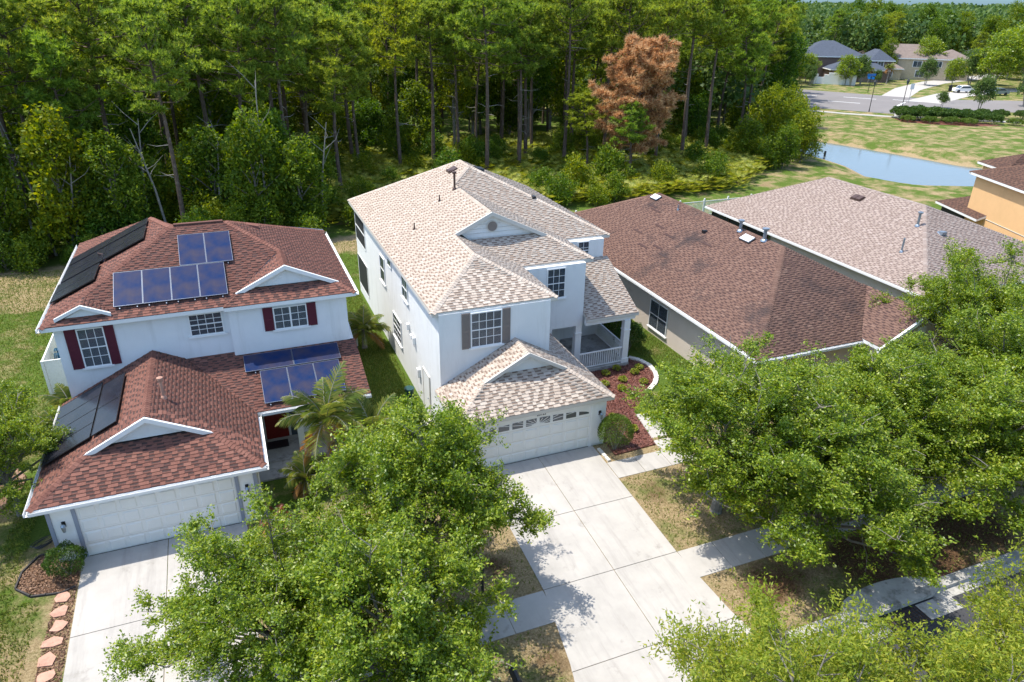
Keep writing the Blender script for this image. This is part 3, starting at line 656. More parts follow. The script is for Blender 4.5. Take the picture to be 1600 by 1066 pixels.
# garage wing roof
KF = Plane([(-20.8, -.19), (-13.37, -.19), (-14.98, 1.42), (-15.4, 1.6), (-18.75, 1.6), (-19.19, 1.42)], (-20.8, -.19, 2.45), (0, .5), True)
KL = Plane([(-20.8, -.19), (-19.15, 1.45), (-17.08, 1.45), (-17.08, 7.17), (-20.8, 7.17)], (-20.8, -.19, 2.45), (.5, 0), True)
KR = Plane([(-13.37, -.19), (-13.37, 3.7), (-15.87, 7.17), (-17.08, 7.17), (-17.08, 1.45), (-15.0, 1.45)], (-13.37, -.19, 2.45), (-.5, 0), True)
KP = Plane([(-13.37, 3.7), (-8.72, 3.7), (-8.72, 6.98), (-13.9, 6.98), (-13.9, 7.17), (-15.87, 7.17)], (-13.37, 3.7, 2.45), (0, .36), True)
RK = roof(hl, [KF, KL, KR, KP], SH_L, trim_w, singles=185, cap_single=True, seed=15, name='garage_roof', ridges=[
    (zr(-20.8, -.19, KL), zr(-19.1, 1.5, KL), .36), (zr(-13.37, -.19, KR), zr(-15.05, 1.5, KR), .36), (zr(-17.08, 1.5, KL), zr(-17.08, 7.1, KL), .5)])
MB().add([(-8.76, 3.8, 2.3), (-8.76, 8.2, 2.3), (-8.76, 8.2, 3.9), (-8.76, 6.98, 3.5), (-9.0, 3.8, 2.3), (-9.0, 8.2, 2.3), (-9.0, 8.2, 3.9)], [(0, 1, 2), (4, 6, 5), (0, 2, 6, 4), (0, 4, 5, 1), (1, 5, 6, 2)]).build('side_gable', [stucco_b], hl)
KP2 = Plane([(-8.94, 6.98), (-8.72, 6.98), (-8.72, 8.4), (-8.94, 8.4)], (-8.94, 6.98, KP.z(-8.94, 6.98)), (0, .36))
gable_face(hl, [(-18.72, 3.40), (-15.44, 3.40), (-17.08, 4.16)], 1.62, stucco_b)
rake(hl, (-19.3, 3.2), (-17.08, 4.33), (-14.86, 3.2), 1.36, trim_w, .19, .1)
for a, c, o_ in (((-20.8, -.2, 2.43), (-13.3, -.2, 2.43), (0, -1)), ((-13.37, 3.55, 2.43), (-13.37, -.3, 2.43), (1, 0)), ((-20.8, 7.1, 2.43), (-20.8, -.3, 2.43), (-1, 0)), ((-13.2, 3.69, 2.43), (-8.72, 3.69, 2.43), (0, -1)),
                 ((-20.76, 18.1, 5.98), (-20.76, 6.75, 5.98), (-1, 0)), ((-8.54, 6.62, 5.98), (-8.54, 16.3, 5.98), (1, 0))):
    gutter(hl, a, c, out=o_)
# solar panels
for i in range(4): solar(hl, LF, -18.15 + 1.09 * (i + .5), 8.22, 1.075, 1.96, sol_blue)
for i in range(2): solar(hl, LF, -15.57 + 1.09 * (i + .5), 10.03, 1.075, 1.96, sol_blue)
for (y_, n_) in ((9.66, 1), (10.75, 1), (12.02, 2), (13.11, 2), (14.38, 2)):
    for k in range(n_): solar(hl, LL, -19.75 + 1.83 * k + (.08 if n_ == 2 else 0), y_, 1.075, 1.98, sol_black)
for i in range(4): solar(hl, KL, -19.83, 2.72 + 1.09 * i, 1.075, 1.90, sol_black)
for i in range(2): solar(hl, KL, -18.48, 3.17 + 2.0 * i, 1.98, .98, sol_black)
for i in range(2): solar(hl, KP, -12.6 + 2.02 * i, 6.25, 2.0, .98, sol_blue)
for i in range(3): solar(hl, KP, -12.48 + 1.11 * i, 4.85, 1.095, 1.86, sol_blue)
# windows, shutters
window(hl, (-19.15, 7.145, 3.95), 0, .98, 1.72, 3, 4, True, blinds=True)
shutter(hl, (-19.86, 7.148, 3.93), .40, 1.76, shut_red); shutter(hl, (-18.50, 7.148, 3.93), .40, 1.76, shut_red)
window(hl, (-14.84, 7.145, 4.70), 0, 1.34, 1.0, 4, 4, True)
window(hl, (-11.41, 6.945, 4.58), 0, 1.42, 1.05, 4, 3, False, mull=(0,), blinds=True)
shutter(hl, (-12.34, 6.948, 4.56), .40, 1.09, shut_red); shutter(hl, (-10.50, 6.948, 4.56), .40, 1.09, shut_red)
garage_door(hl, -19.52, -14.50, -.003, 2.15, 8, 4)
b = MB()
for x_ in (-20.42, -19.67, -14.47, -13.84): b.box(x_, x_ + .12, -.05, -.001, 0, 2.2)
b.box(-20.42, -13.72, -.052, -.001, 2.205, 2.33); b.build('corner_trim', [trim_blue], hl)
siding(hl, -20.295, -19.675, -.001, .1, 2.2, trim_w); siding(hl, -14.345, -13.845, -.001, .1, 2.2, trim_w)
wall_lantern(hl, -19.98, -.003, 1.45); wall_lantern(hl, -14.1, -.003, 1.45)
o = MB().box(-17.25, -16.65, -.075, -.0525, 2.2, 2.36).build('number_plaque', [bronze], hl)
text_part(hl, '20127', (-16.95, -.078, 2.235), .14, trim_grey, font_depth=.003)
MB().box(-13.72, -9.0, 3.45, 5.34, 0, .1).box(-13.72, -12.2, 2.3, 3.445, 0, .07).build('entry_slab', [concrete_old], hl)
o = MB().box(-13.15, -12.2, 5.30, 5.345, .1, 2.15).build('front_door', [door_red], hl)
for ix in (0, 1):
    for iz in (0, 1): MB().box(-13.05 + ix * .42, -12.72 + ix * .42, 5.285, 5.3, .3 + iz * .95, 1.1 + iz * .9).build('door_panel', [door_red], o)
MB().tube([(-12.3, 5.28, .95), (-12.3, 5.24, 1.1), (-12.3, 5.28, 1.25)], [.015] * 3, 6).build('handle', [stone_w], o)
MB().box(-12.1, -11.7, 5.31, 5.345, .1, 2.15).build('side_lite', [glass_far], hl)
MB().box(-9.35, -9.0, 3.8, 4.1, .1, 2.3).box(-11.9, -11.65, 3.8, 4.05, .1, 2.3).build('porch_column', [trim_w], hl)
MB().tube([(-13.66, 0.2, 0.05), (-13.66, .2, 2.3)], [.04, .04], 8).build('downpipe', [trim_w], hl)
pipe_vent(RK, KR, -16.55, 3.2, .75, .055, stone_p, True)
box_vent(RL_, LR, -12.35, 12.3, .45, .55, .14, SH_L[4]); box_vent(RL_, LL, -17.5, 14.2, .5, .5, .12, SH_L[4])
box_vent(RL_, LL, -18.9, 12.55, .2, .2, .3, bronze)
MB().box(-15.7, -13.6, 11.58, 11.78, 8.31, 8.37).build('ridge_vent', [SH_L[3]], RL_)
m_ = MB().box(-13.2, -12.3, 4.45, 5.05, .105, .12).build('door_mat', [black_m], None); tag(m_, 'black rubber door mat in front of the dark red front door', 'door mat')
# vents on the white house
pipe_vent(RC, CL, -1.5, 14.3, .85, .06, bronze, True); pipe_vent(RC, CL, -2.5, 13.9, .35, .035, bronze); pipe_vent(RC, CL, -4.4, 12.15, .35, .035, bronze)
box_vent(RC, CL, -.7, 17.3, .55, .5, .16, bronze, bronze); box_vent(RC, CR3, .8, 16.9, .7, .4, .18, black_m); box_vent(RC, CF3, 3.0, 13.7, .25, .25, .15, black_m)

# ================================================================== HOUSE 3 (tan, brown roof)
h3 = thing('brown_roof_house', 'single storey tan stucco house with weathered brown shingle roof, right of the white house', 'house', (14.5, 12, 0))
MB().slab([(9.0, .3), (20.0, .3), (20.0, 23.9), (9.0, 23.9)], 2.74, 0).build('wall', [stucco_tan], h3)
s = .5; E3 = 2.88
TL = Plane([(8.5, -.2), (14.5, 5.8), (14.5, 18.4), (8.5, 24.4)], (8.5, -.2, E3), (s, 0))
TF = Plane([(8.5, -.2), (20.5, -.2), (14.5, 5.8)], (8.5, -.2, E3), (0, s))
TR = Plane([(20.5, -.2), (20.5, 24.4), (14.5, 18.4), (14.5, 5.8)], (20.5, -.2, E3), (-s, 0))
TB = Plane([(8.5, 24.4), (14.5, 18.4), (20.5, 24.4)], (8.5, 24.4, E3), (0, -s))
TG1 = Plane([(17.7, -1.2), (17.7, 3.0), (14.9, -.1), (14.9, -1.2)], (17.7, -1.2, 4.35), (.5, 0))
TG2 = Plane([(17.7, -1.2), (20.5, -1.2), (20.5, -.1), (17.7, 3.0)], (17.7, -1.2, 4.35), (-.5, 0))
R3 = roof(h3, [TL, TF, TR, TB, TG1, TG2], SH_3, trim_w, seed=21, ridges=[(zr(8.5, -.2, TL), zr(14.5, 5.8, TL), .34), (zr(20.5, -.2, TR), zr(14.5, 5.8, TR), .34), (zr(14.5, 5.8, TL), zr(14.5, 18.4, TL), .5), (zr(8.5, 24.4, TL), zr(14.5, 18.4, TL), .34)])
gable_face(h3, [(15.2, 2.75), (20.2, 2.75), (17.7, 4.0)], -1.0, stucco_tan, depth=.8)
rake(h3, (14.75, 2.85), (17.7, 4.38), (20.65, 2.85), -1.32, trim_w, .2, .12)
MB().box(15.2, 20.2, -1.0, .29, 0, 2.745).build('garage_front', [stucco_tan], h3)
garage_door(h3, 15.6, 19.8, -1.003, 2.15, 8, 4)
o = MB().tube([(17.7, -1.0, 3.3), (17.7, -1.05, 3.3)], [.3, .3], 24).build('gable_vent', [trim_w], h3)
gutter(h3, (8.49, 24.3, E3 - .02), (8.49, -.2, E3 - .02), out=(-1, 0)); gutter(h3, (8.5, -.21, E3 - .02), (14.8, -.21, E3 - .02))
window(h3, (8.995, 8.8, .42), rad(-90), 1.85, 1.72, 2, 2, True, far=False)
MB().box(8.9, 9.0, 12.2, 12.5, 2.3, 2.45).build('flood_light', [trim_w], h3)
box_vent(R3, TL, 14.05, 18.0, .75, .42, .14, skyl, black_m, True); box_vent(R3, TL, 14.0, 8.2, .8, .45, .14, skyl, black_m, True)
pipe_vent(R3, TL, 14.3, 9.3, .55, .09, galv, True); pipe_vent(R3, TL, 14.35, 7.25, .6, .10, galv, True); pipe_vent(R3, TL, 13.9, 15.1, .35, .04, galv); box_vent(R3, TL, 13.3, 11.2, .25, .25, .22, black_m)
for (x_, y_) in ((13.2, 16.6), (12.3, 14.6), (13.4, 17.3), (11.3, 15.5), (11.0, 12.6), (10.7, 11.5), (12.0, 13.0), (10.6, 13.7), (12.6, 10.0)):
    me = MB().box(-.5, .5, -.07, .07, .012, .03).mesh('patched_shingles', [SH_3[5]]); o = bpy.data.objects.new('patched_shingles', me); link(o, R3); on_plane(o, TL, x_, y_, WP[R3.name])

# ================================================================== HOUSE 4 (tan, pink-grey roof)
h4 = thing('pale_roof_house', 'single storey tan house with pinkish roof, before the orange house', 'house', (30, 14, 0))
MB().slab([(23.5, 3.6), (37.1, 3.6), (37.1, 24.0), (30.0, 24.0), (23.5, 16.8)], 2.70, 0).build('wall', [stucco_tan], h4)
s = .4; E4 = 2.8
QL = Plane([(23.0, 3.1), (30.3, 10.4), (30.3, 19.2), (23.0, 24.3)], (23.0, 3.1, E4), (s, 0))
QF = Plane([(23.0, 3.1), (37.6, 3.1), (30.3, 10.4)], (23.0, 3.1, E4), (0, s))
QR = Plane([(37.6, 3.1), (37.6, 24.3), (30.3, 19.2), (30.3, 10.4)], (37.6, 3.1, E4), (-s, 0))
QB = Plane([(23.0, 24.3), (30.3, 19.2), (37.6, 24.3)], (23.0, 24.3, E4), (0, -s * 7.3 / 5.1))
R4 = roof(h4, [QL, QF, QR, QB], SH_4, trim_w, seed=23, ridges=[(zr(23, 3.1, QL), zr(30.3, 10.4, QL), .28), (zr(37.6, 3.1, QR), zr(30.3, 10.4, QR), .28), (zr(30.3, 10.4, QL), zr(30.3, 19.2, QL), .4)])
b = MB()
for y_ in (23.7, 21.5, 19.3, 17.0): b.box(23.3, 23.4, y_ - .05, y_ + .05, 0, 2.64)
b.build('lanai_post', [bronze], h4)
MB().box(23.36, 23.38, 17.05, 23.7, .1, 2.5).build('lanai_screen', [dark_screen], h4)
gutter(h4, (22.99, 24.2, E4 - .02), (22.99, 3.1, E4 - .02), out=(-1, 0)); gutter(h4, (23, 3.09, E4 - .02), (37.6, 3.09, E4 - .02))
box_vent(R4, QL, 29.0, 14.8, .8, .5, .16, bronze, bronze, True); pipe_vent(R4, QL, 28.2, 8.9, .8, .08, galv, True); pipe_vent(R4, QL, 25.6, 7.5, .9, .06, galv); box_vent(R4, QF, 29.0, 7.7, .45, .35, .25, galv)

# ================================================================== HOUSE 5 (orange)
h5 = thing('orange_house', 'two storey orange stucco house with dark brown roof at the right edge', 'house', (41.9, 16.3, 0), rad(-20.4), local=True)
MB().slab([(.4, -14), (13, -14), (13, -.4), (.4, -.4)], 5.9, 0).build('wall', [stucco_orange], h5)
MB().box(.37, .399, -13.9, -.5, 2.9, 2.94).build('wall_band', [trim_grey], h5)
OF = [Plane([(0, -14.4), (6.5, -7.9), (6.5, -6.5), (0, 0)], (0, 0, 6.0), (.42, 0)), Plane([(0, 0), (6.5, -6.5), (13.4, 0)], (0, 0, 6.0), (0, -.42)), Plane([(13.4, 0), (6.5, -6.5), (6.5, -7.9), (13.4, -14.4)], (13.4, 0, 6.0), (-.40, 0)), Plane([(0, -14.4), (13.4, -14.4), (6.5, -7.9)], (0, -14.4, 6.0), (0, .42))]
roof(h5, OF, SH_5, trim_w, seed=31, expo=.2, ridges=[((0, 0, 6.0), (6.5, -6.5, 8.73), .3), ((6.5, -6.5, 8.73), (6.5, -7.9, 8.73), .4)])
OL = [Plane([(-.3, -2.9), (-.3, 2.8), (2.6, .6), (2.6, -2.9)], (-.3, 0, 2.9), (.42, 0)), Plane([(-.3, 2.8), (5.5, 2.8), (2.6, .6)], (-.3, 2.8, 2.9), (0, -.5)), Plane([(5.5, 2.8), (5.5, -.39), (2.6, -.39), (2.6, .6)], (5.5, 2.8, 2.9), (-.42, 0))]
roof(h5, OL, SH_5, trim_w, seed=33, expo=.2, name='lanai_roof')
MB().slab([(.1, -.39), (5.1, -.39), (5.1, 2.4), (.1, 2.4)], 2.7, 0).build('lanai_wall', [dark_screen], h5)
OU = [Plane([(3.2, .3), (3.2, 4.1), (5.6, 2.2)], (3.2, 0, 6.0), (.42, 0)), Plane([(3.2, 4.1), (12, 4.1), (9, 2.2), (5.6, 2.2)], (3.2, 4.1, 6.0), (0, -.53)), Plane([(3.2, .3), (5.6, 2.2), (9, 2.2), (12, .3)], (3.2, .3, 6.0), (0, .53))]
roof(h5, OU, SH_5, trim_w, seed=35, expo=.2, name='rear_roof')
MB().slab([(5.2, -.39), (11.5, -.39), (11.5, 3.8), (5.2, 3.8)], 5.8, 0).slab([(3.6, -.39), (5.195, -.39), (5.195, 3.8), (3.6, 3.8)], 5.8, 4.2).build('rear_wall', [stucco_orange], h5)
window(h5, (.395, -10.0, .9), rad(-90), 1.1, 1.2, 1, 2, True, far=True, pane_m=blind)
# ================================================================== GROUND
def sdist_poly(X, Y, poly):
    """signed distance, negative inside"""
    P = np.array(poly); n = len(P); d = np.full(X.shape, 1e9); ins = np.zeros(X.shape, bool)
    for i in range(n):
        a = P[i]; b = P[(i + 1) % n]; e = b - a; w0 = X - a[0]; w1 = Y - a[1]
        t = np.clip((w0 * e[0] + w1 * e[1]) / (e @ e), 0, 1); d = np.minimum(d, np.hypot(w0 - e[0] * t, w1 - e[1] * t))
        c = ((a[1] > Y) != (b[1] > Y)) & (X < (b[0] - a[0]) * (Y - a[1]) / (b[1] - a[1] + 1e-12) + a[0]); ins ^= c
    return np.where(ins, -d, d)
POND = [(60.8, 36.6), (67, 34.0), (80, 31), (95, 26), (102, 24), (98, 30), (86, 36.5), (77.5, 39.2), (75.4, 42.5), (73.9, 50.7), (71.5, 60.1), (69.6, 65), (70, 72), (66, 74), (62.5, 66), (63.0, 56), (61.8, 47), (59.3, 41)]
cx = np.unique(np.concatenate([np.linspace(-3000, -150, 20), np.arange(-150, -40, 5), np.arange(-40, 45, .6), np.arange(45, 110, 1.0), np.arange(110, 300, 8), np.linspace(300, 3000, 20)]))
cy = np.unique(np.concatenate([np.linspace(-400, -40, 8), np.arange(-40, -12, 3.), [-12, -11.2, -11.05, -9.7, -.5], np.arange(-11, 35, .6), np.arange(35, 80, 1.0), np.arange(80, 300, 8), np.linspace(300, 4000, 30)]))
X, Y = np.meshgrid(cx, cy)
Z = np.where(Y >= -.5, 0, np.where(Y > -9.7, .06 * (Y + .5), -.552))
Z = np.where(Y < -11.1, -.85, Z)
pd = sdist_poly(X, Y, POND)
Z = Z + np.where(pd < 5, -1.9 * np.clip((4.6 - pd) / 8, 0, 1), 0)
far = np.hypot(X, Y) > 170
rng0 = np.random.default_rng(5)
Z = Z + np.where(far, 0, 0)
def blob(x, y, r): return np.clip(1.3 - np.hypot(X - x, Y - y) / r, 0, 1)
dry = np.full(X.shape, .30)
dry = np.where((Y < 0) & (Y > -12), .60, dry)
dry = np.maximum(dry, .78 * np.clip(1.2 - np.abs(Y - 32) / 3.5, 0, 1) * (X < 0))
dry = np.maximum(dry, .62 * ((Y > 25) & (Y < 32) & (X < -16)))
dry = np.where((X < -20.2) & (Y < 1) & (Y > -12), .50, dry)
dry = np.where((X < -20.5) & (Y > 1) & (Y < 22), .33, dry)
dry = np.where((X > -9) & (X < -5.6) & (Y > 0) & (Y < 30), .14, dry)
dry = np.where((X > 5.8) & (X < 9) & (Y > 0) & (Y < 30), .22, dry)
dry = np.where((X > 40) & (Y > 20), .42, dry)
dry = np.where((pd > -2) & (pd < 1.1), .95, dry)
lit = np.zeros(X.shape)
forest = (Y > 35.5) & (X < np.maximum(Y * .95 + 6, 42)) & ~((X > 45) & (Y < 44))
lit = np.where(forest, .30, lit)
for (x, y, r, a) in ((9, -9.3, 2.6, .95), (1.2, -3.6, 1.2, .55), (2.2, -9.3, 1.3, .6), (-6.2, -9.6, 1.2, .5), (-9, -4, 2.5, .6), (-12, -9.3, 2.5, .6), (5, -4.5, 2.0, .6), (6.5, -9.6, 2.0, .8), (3.2, -9.0, 1.6, .6), (12, -9, 2.5, .8), (-6.3, -5.2, .9, .5), (-.5, -8.7, .1, .3)): lit = np.maximum(lit, a * blob(x, y, r))
idx = np.arange(X.size).reshape(X.shape)
F = np.stack([idx[:-1, :-1], idx[:-1, 1:], idx[1:, 1:], idx[1:, :-1]], -1).reshape(-1, 4)
me = np_mesh('ground', np.stack([X, Y, Z], -1).reshape(-1, 3), F, [turf], smooth=True)
for nm, arr in (('dry', dry), ('litter', lit)):
    a = me.attributes.new(nm, 'FLOAT', 'POINT'); a.data.foreach_set('value', arr.ravel().astype(np.float32))
o = put('ground', me); tag(o, 'grass yards and forest floor', None, None, 'structure')
w = MB().add([(50, 20, -.95), (112, 20, -.95), (112, 80, -.95), (50, 80, -.95)], [(0, 1, 2, 3)]).build('pond_water', [water]); tag(w, 'blue pond water', None, None, 'structure')
# ------------------------------------------------------------------ street, kerbs, walks, driveways
st = MB().box(-400, 400, -19.3, -11.45, -1.2, -.700).build('street', [asphalt]); tag(st, 'asphalt street in front of the houses', None, None, 'structure')
kb = tag(bpy.data.objects.new('kerb', None), 'concrete kerb along the street', None, None, 'structure'); link(kb); WP['kerb'] = (0, 0, 0)
km = MB().box(0, 2.98, -11.45, -11.06, -.9, -.545).mesh('kerb_stone', [concrete_old]); kg = MB().box(0, 2.98, -11.8, -11.452, -.9, -.692).mesh('gutter_pan', [concrete_old])
for i in range(-14, 14):
    if i * 3 - 5.9 < -5.2 and i * 3 - 5.9 + 3 > -5.8 and False: continue
    if 3.9 < i * 3 - 1.5 + 1.5 < 8.3 or -7.4 < i * 3 - 1.5 < .8 or -21.6 < i * 3 - 1.5 < -14: continue
    put('kerb_stone', km, kb, (i * 3 - 1.5, 0, 0)); put('gutter_pan', kg, kb, (i * 3 - 1.5, 0, 0))
def gslab(b, poly, lift, th=.10, m=0):
    b.prism([(x, y, gz(x, y) + lift) for x, y in poly], [(x, y, gz(x, y) + lift - th) for x, y in poly], m)
def drive(name, label, xl, xr, xm, joints, walls):
    d = tag(bpy.data.objects.new(name, None), label, None, None, 'structure'); link(d); WP[d.name] = (0, 0, 0); g = .012
    for j in range(len(joints) - 1):
        y1, y0 = joints[j], joints[j + 1]
        for side in (0, 1):
            a, c = (xl, xm) if side == 0 else (xm, xr)
            fa = lambda y: a(y) + g; fc = lambda y: c(y) - g
            poly = [(fa(y0), y0 + g), (fc(y0), y0 + g), (fc(y1), y1 - g), (fa(y1), y1 - g)]
            b = MB()
            if y0 < -.5 < y1:
                gslab(b, [(fa(y0), y0 + g), (fc(y0), y0 + g), (fc(-.5), -.5), (fa(-.5), -.5)], .022); gslab(b, [(fa(-.5), -.5), (fc(-.5), -.5), (fc(y1), y1 - g), (fa(y1), y1 - g)], .022)
            elif y0 < -9.7 < y1:
                gslab(b, [(fa(y0), y0 + g), (fc(y0), y0 + g), (fc(-9.7), -9.7), (fa(-9.7), -9.7)], .022); gslab(b, [(fa(-9.7), -9.7), (fc(-9.7), -9.7), (fc(y1), y1 - g), (fa(y1), y1 - g)], .022)
            else: gslab(b, poly, .022)
            b.build('concrete_slab', [concrete], d)
    return d
fl = lambda y: 0 if y > -8.1 else (-8.1 - y) * .25
drive('driveway', 'pale concrete driveway of the white house', lambda y: -5.15 - fl(y) - (.0), lambda y: .19 + fl(y) * .6, lambda y: -2.43, [0.02, -3.58, -6.78, -9.98, -12.0], None)
drive('driveway', 'pale concrete driveway of the solar house', lambda y: -19.72 - fl(y), lambda y: -14.3 + fl(y), lambda y: -17.0, [0.02, -3.58, -6.78, -9.98, -12.0], None)
sw = tag(bpy.data.objects.new('sidewalk', None), 'concrete sidewalk along the street', None, None, 'structure'); link(sw); WP[sw.name] = (0, 0, 0)
def swrow(x0, x1):
    n = max(1, round((x1 - x0) / 1.52)); w = (x1 - x0) / n
    for i in range(n):
        a = x0 + i * w + .008; c = x0 + (i + 1) * w - .008; b = MB(); gslab(b, [(a, -8.1), (c, -8.1), (c, -6.79), (a, -6.79)], .020); b.build('concrete_slab', [concrete], sw)
swrow(.2, 24); swrow(-14.28, -5.17); swrow(-34, -19.74)
fwk = tag(bpy.data.objects.new('front_walk', None), 'concrete walk from the driveway to the porch', None, None, 'structure'); link(fwk); WP[fwk.name] = (0, 0, 0)
for (x0, x1, y0, y1) in ((.21, 1.5, -2.4, -1.35), (1.52, 2.8, -2.4, -1.35), (2.82, 4.1, -2.4, -1.35), (2.95, 4.1, -1.33, .2), (2.95, 4.1, .22, 1.6)):
    b = MB(); gslab(b, [(x0, y0), (x1, y0), (x1, y1), (x0, y1)], .02); b.build('concrete_slab', [concrete], fwk)
# storm inlet
si = thing('storm_inlet', 'weathered concrete storm drain inlet with steel grate at the kerb', 'storm drain', (5.9, -11.2, -.55))
b = MB(); n = 12; top = []
for i in range(n + 1):
    t = i / n; x = 3.9 + 4.2 * t; top.append((x, -10.95 + .42 * math.sin(math.pi * min(1, max(0, t * 1.1))) ** .6))
ring = [(3.9, -11.35)] + [(4.5, -11.62), (7.4, -11.62), (8.1, -11.35)] + list(reversed(top))
b.slab(ring, -.43, -.60); b.build('inlet_top', [concrete_old], si)
MB().box(4.45, 7.45, -11.55, -11.2, -1.1, -.605).build('inlet_throat', [dark], si)
MB().box(3.9, 4.95, -12.3, -11.63, -.9, -.683).build('inlet_apron', [concrete_old], si); MB().box(6.6, 8.1, -12.3, -11.63, -.9, -.683).build('inlet_apron', [concrete_old], si)
MB().box(4.96, 6.59, -12.3, -11.63, -.9, -.80).build('pit', [dark], si)
b = MB()
for i in range(13): b.box(4.98 + i * .133, 4.998 + i * .133, -12.28, -11.65, -.715, -.682)
for i in range(5): b.box(4.965, 6.585, -12.22 + i * .13, -12.203 + i * .13, -.714, -.685)
b.build('grate', [bronze], si)
tag(MB().tube([(4.62, -11.15, -.4295), (4.62, -11.15, -.415)], [.05, .05], 10).build('drain_marker', [black_m], None), 'small dark round marker on the storm drain top', 'drain marker')

# ------------------------------------------------------------------ garden beds, stones, small things
nr = np.random.default_rng(11)
def scatter_quads(n, xy_fn, zfn, size, mats, name, parent=None, tilt=.6, aspect=.5, up=0.02, **kw):
    pts = xy_fn(n); P = np.array([(x, y, zfn(x, y) + nr.uniform(0, up)) for x, y in pts]); n = len(P)
    a = nr.normal(size=(n, 3)); a[:, 2] *= tilt; a /= np.linalg.norm(a, axis=1)[:, None]
    u = nr.normal(size=(n, 3)) * .35; u[:, 2] += 1; s = np.cross(a, u); s /= np.linalg.norm(s, axis=1)[:, None]
    L = (size * nr.uniform(.6, 1.3, n))[:, None]; V = np.stack([P - a * L / 2, P + s * L * aspect / 2, P + a * L / 2, P - s * L * aspect / 2], 1).reshape(-1, 3)
    F = np.arange(4 * n).reshape(-1, 4); o = put(name, np_mesh(name, V, F, mats), parent); tag(o, **kw); return o
def in_poly(poly):
    P = np.array(poly); lo = P.min(0); hi = P.max(0)
    def fn(n):
        out = np.zeros((0, 2))
        while len(out) < n:
            q = nr.uniform(lo, hi, (n * 2, 2)); out = np.vstack([out, q[sdist_poly(q[:, 0], q[:, 1], poly) < 0]])
        return out[:n]
    return fn
bed1 = [(.8, -1.0), (.95, 6.2), (5.0, 6.2), (6.1, 6.9), (6.7, 6.0), (6.5, 4.8), (5.9, 3.8), (4.6, 3.0), (3.4, 1.8), (2.9, -.9)]
b = MB(); b.slab(bed1, .03, -.05); tag(b.build('mulch_bed', [mulch_red]), 'red mulch bed beside the porch', None, None, 'structure')
scatter_quads(9000, in_poly(bed1), lambda x, y: .03, .10, [mulch_red], 'mulch_chips', up=.05, label='red bark mulch chips', kind='stuff')
bed2 = [(-21.5, -.2), (-21.55, -.9), (-21.0, -1.35), (-20.2, -1.5), (-19.76, -1.3), (-19.76, -.1), (-20.45, .0), (-20.5, .6), (-21.1, .5)]
b = MB(); b.prism([(x, y, gz(x, y) + .03) for x, y in bed2], [(x, y, gz(x, y) - .05) for x, y in bed2]); tag(b.build('mulch_bed', [mulch_brown]), 'brown mulch bed at the garage corner', None, None, 'structure')
scatter_quads(3000, in_poly(bed2), lambda x, y: gz(x, y) + .02, .09, [mulch_brown], 'mulch_chips', up=.04, label='brown mulch chips', kind='stuff')
bed3 = [(-20.35, -1.4), (-19.75, -1.3), (-19.8, -11), (-20.55, -11), (-20.5, -6)]
scatter_quads(5000, in_poly(bed3), lambda x, y: gz(x, y), .09, [mulch_brown], 'mulch_chips', up=.03, label='mulch chips between the flagstones', kind='stuff')
bed4 = [(-26.4, 3.2), (-23.2, 3.6), (-22.6, 4.8), (-22.7, 6.2), (-23.6, 7.4), (-26.4, 7.8)]
b = MB(); b.slab(bed4, .03, -.05); tag(b.build('mulch_bed', [mulch_brown]), 'brown mulch bed at the left edge', None, None, 'structure')
def edging(name, label, pts, w, h, m, wp, piece='edging_block', seglen=.25):
    t = thing(name, label, 'garden edging', (pts[0][0], pts[0][1], 0)); acc = []
    for i in range(len(pts) - 1):
        p, q = Vector((*pts[i], 0)), Vector((*pts[i + 1], 0)); L = (q - p).length; n = max(1, round(L / seglen))
        for k in range(n):
            a = p + (q - p) * (k / n); c = p + (q - p) * ((k + 1) / n); d = (c - a).normalized() * .008
            z = gz(a.x, a.y); jj = rs_.uniform(-.02, .02)
            MB().bar((a.x + d.x, a.y + d.y, z + h / 2 - .03), (c.x - d.x, c.y - d.y, z + h / 2 - .03), w * rs_.uniform(.9, 1.1), h + jj).build(piece, [m], t)
    return t
edging('stone_edging', 'curved row of pale stone blocks edging the red mulch bed', [(6.05, 6.95), (6.45, 6.45), (6.62, 5.8), (6.55, 5.1), (6.25, 4.4), (5.8, 3.85), (5.2, 3.4)], .24, .16, stone_w, 0)
edging('stone_edging', 'short row of pale stones between the driveway and the clipped bush', [(.32, -.35), (.36, -1.3)], .14, .10, stone_w, 0, seglen=.3)
edging('plastic_edging', 'thin dark plastic edging round the brown mulch bed by the garage', [(-20.6, .7), (-21.2, .55), (-21.55, -.1), (-21.6, -.9), (-21.1, -1.4), (-20.2, -1.55), (-19.8, -1.38)], .05, .10, edge_dark, 0, 'edging_strip', .5)
edging('brick_edging', 'curved brown brick edging of the bed at the left edge', [(-24.5, 3.2), (-23.3, 3.5), (-22.6, 4.6), (-22.55, 5.9), (-23.4, 7.4)], .22, .12, edge_brick, 0, 'edging_brick', .3)
fs = thing('flagstone_path', 'row of pink flagstone stepping stones beside the left driveway', 'stepping stones', (-20.1, -1.6, -.05))
for i in range(11):
    y = -1.75 - i * .62; x = -20.1 - .02 * i + rs_.uniform(-.05, .05); n = rs_.choice([5, 6, 6, 7]); ph = rs_.random() * 6; sx_ = rs_.uniform(.85, 1.2)
    poly = [(x + (.27 * sx_ + rs_.uniform(-.09, .06)) * math.cos(ph + 2 * math.pi * k / n + rs_.uniform(-.25, .25)), y + (.24 / sx_ + rs_.uniform(-.07, .05)) * math.sin(ph + 2 * math.pi * k / n)) for k in range(n)]
    MB().prism([(a, c, gz(a, c) + .05) for a, c in poly], [(a, c, gz(a, c) - .04) for a, c in poly]).build('stone', [stone_p], fs)
